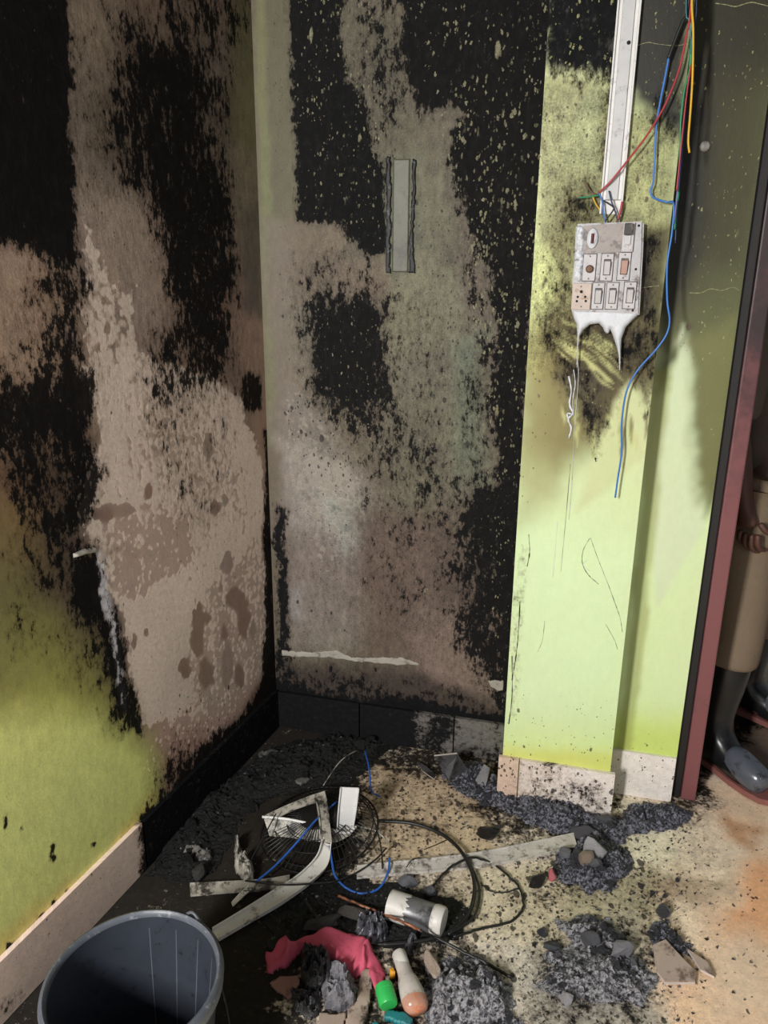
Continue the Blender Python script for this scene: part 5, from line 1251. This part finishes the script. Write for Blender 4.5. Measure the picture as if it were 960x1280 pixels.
# face
body.append([(None, pp_(0, .085, 1.585), .010), (None, pp_(0, .098, 1.565), .012), (None, pp_(0, .104, 1.550), .014), (None, pp_(0, .088, 1.542), .010)])
for sg in (-1, 1): body.append([(None, pp_(sg * .068, .0, 1.60), (.012, .006)), (None, pp_(sg * .074, -.006, 1.575), (.016, .007)), (None, pp_(sg * .068, .0, 1.55), (.010, .006))])
skin_mesh('body', body, M_SKIN, man)
skin_mesh('shirt', [[('p', pp_(0, 0, .84), (.165, .12)), ('w', pp_(0, 0, .99), (.15, .115)), ('c', pp_(0, 0, 1.2), (.165, .12)), ('u', pp_(0, 0, 1.34), (.12, .085)), (None, pp_(0, -.008, 1.405), .062)],
                    [('u', 0, 0), ('s', rs, .068), (None, rs.lerp(re_, .5), .066), (None, rs.lerp(re_, .82), .064), (None, rs.lerp(re_, .96), .066)],
                    [('u', 0, 0), ('t', ls, .068), (None, ls.lerp(le_, .5), .066), (None, ls.lerp(le_, .82), .064), (None, ls.lerp(le_, .96), .066)]], M_SHIRT, man)
skin_mesh('trousers', [[('p', pp_(0, 0, .90), (.155, .115)), ('rh', rh + RT * .012, .108), (None, rh.lerp(rk, .5), .096), ('rk', rk, .084), (None, rk.lerp(ra, .18), .086), (None, rk.lerp(ra, .32), .088), (None, rk.lerp(ra, .37), .07)],
                       [('p', 0, 0), ('lh', lh - RT * .012, .108), (None, lh.lerp(lk, .5), .096), ('lk', lk, .084), (None, lk.lerp(la, .18), .086), (None, lk.lerp(la, .32), .088), (None, lk.lerp(la, .37), .07)]], M_KHAKI, man)
def boot(a, k, dirv, nm):
    d = dirv.normalized(); heel = Vector((a.x, a.y, 0)) - d * .05
    b = skin_mesh('boot', [[('t', a.lerp(k, .86), .074), (None, a.lerp(k, .55), .070), (None, a.lerp(k, .2), .056), ('h', Vector((a.x, a.y, .075)) - d * .012, .056), (None, Vector((a.x, a.y, .066)) + d * .06, .052), (None, Vector((a.x, a.y, .05)) + d * .12, .046), (None, Vector((a.x, a.y, .045)) + d * .18, .040)], [('h', 0, 0), (None, Vector((heel.x, heel.y, .05)), .040)]], M_BOOT, man)
    g = skin_mesh('toe_sheen', [[(None, Vector((a.x, a.y, .082)) + d * .065, (.044, .046)), (None, Vector((a.x, a.y, .066)) + d * .12, (.048, .050)), (None, Vector((a.x, a.y, .052)) + d * .18, (.046, .048)), (None, Vector((a.x, a.y, .044)) + d * .215, (.032, .036))]], M_BOOTG, b)  # toe sheen modelled as a paler shell over the boot
    sd = Vector((d.y, -d.x, 0)); ol = []
    for t_, w_ in ((-.080, .016), (-.066, .028), (-.03, .032), (.05, .034), (.12, .044), (.18, .044), (.225, .034), (.246, .012)): ol.append((t_, w_))
    c = Vector((a.x, a.y, 0)); poly = [c + d * t_ * .96 + sd * w_ * .84 for t_, w_ in ol] + [c + d * t_ * .96 - sd * w_ * .84 for t_, w_ in reversed(ol)]
    m = MB().prism([(q.x, q.y) for q in poly], .002, .020); m.obj('sole', M_SOLE, b, world=True)
boot(ra, rk, FW + RT * .12, 'r'); boot(la, lk, FW - RT * .2, 'l')
hr = skin_mesh('hair', [[(None, pp_(0, -.02, 1.60), (.074, .085)), (None, pp_(0, -.012, 1.65), (.072, .088)), (None, pp_(0, -.005, 1.69), (.05, .062))]], M_HAIR, man)
# round arm badge on the sleeve
bd = rs.lerp(re_, .12); bn = (RT * .75 - Vector((bd.x, bd.y, 0)).normalized() * .8).normalized()
Mb = Matrix.Translation(bd + bn * .066) @ bn.to_track_quat('Z', 'Y').to_matrix().to_4x4()
bg = MB().lathe([(0, .004), (.030, .004), (.032, .002), (.032, -.012), (0, -.012)], 24, Mb).obj('sleeve_badge', simple('badge yellow', (176, 160, 70), .7, var=.2), man, world=True, sm=40)
MB().lathe([(0, .0055), (.018, .0055), (.019, .004), (0, .004)], 20, Mb).obj('badge_centre', simple('badge teal', (70, 128, 130), .7, var=.2), bg, world=True)
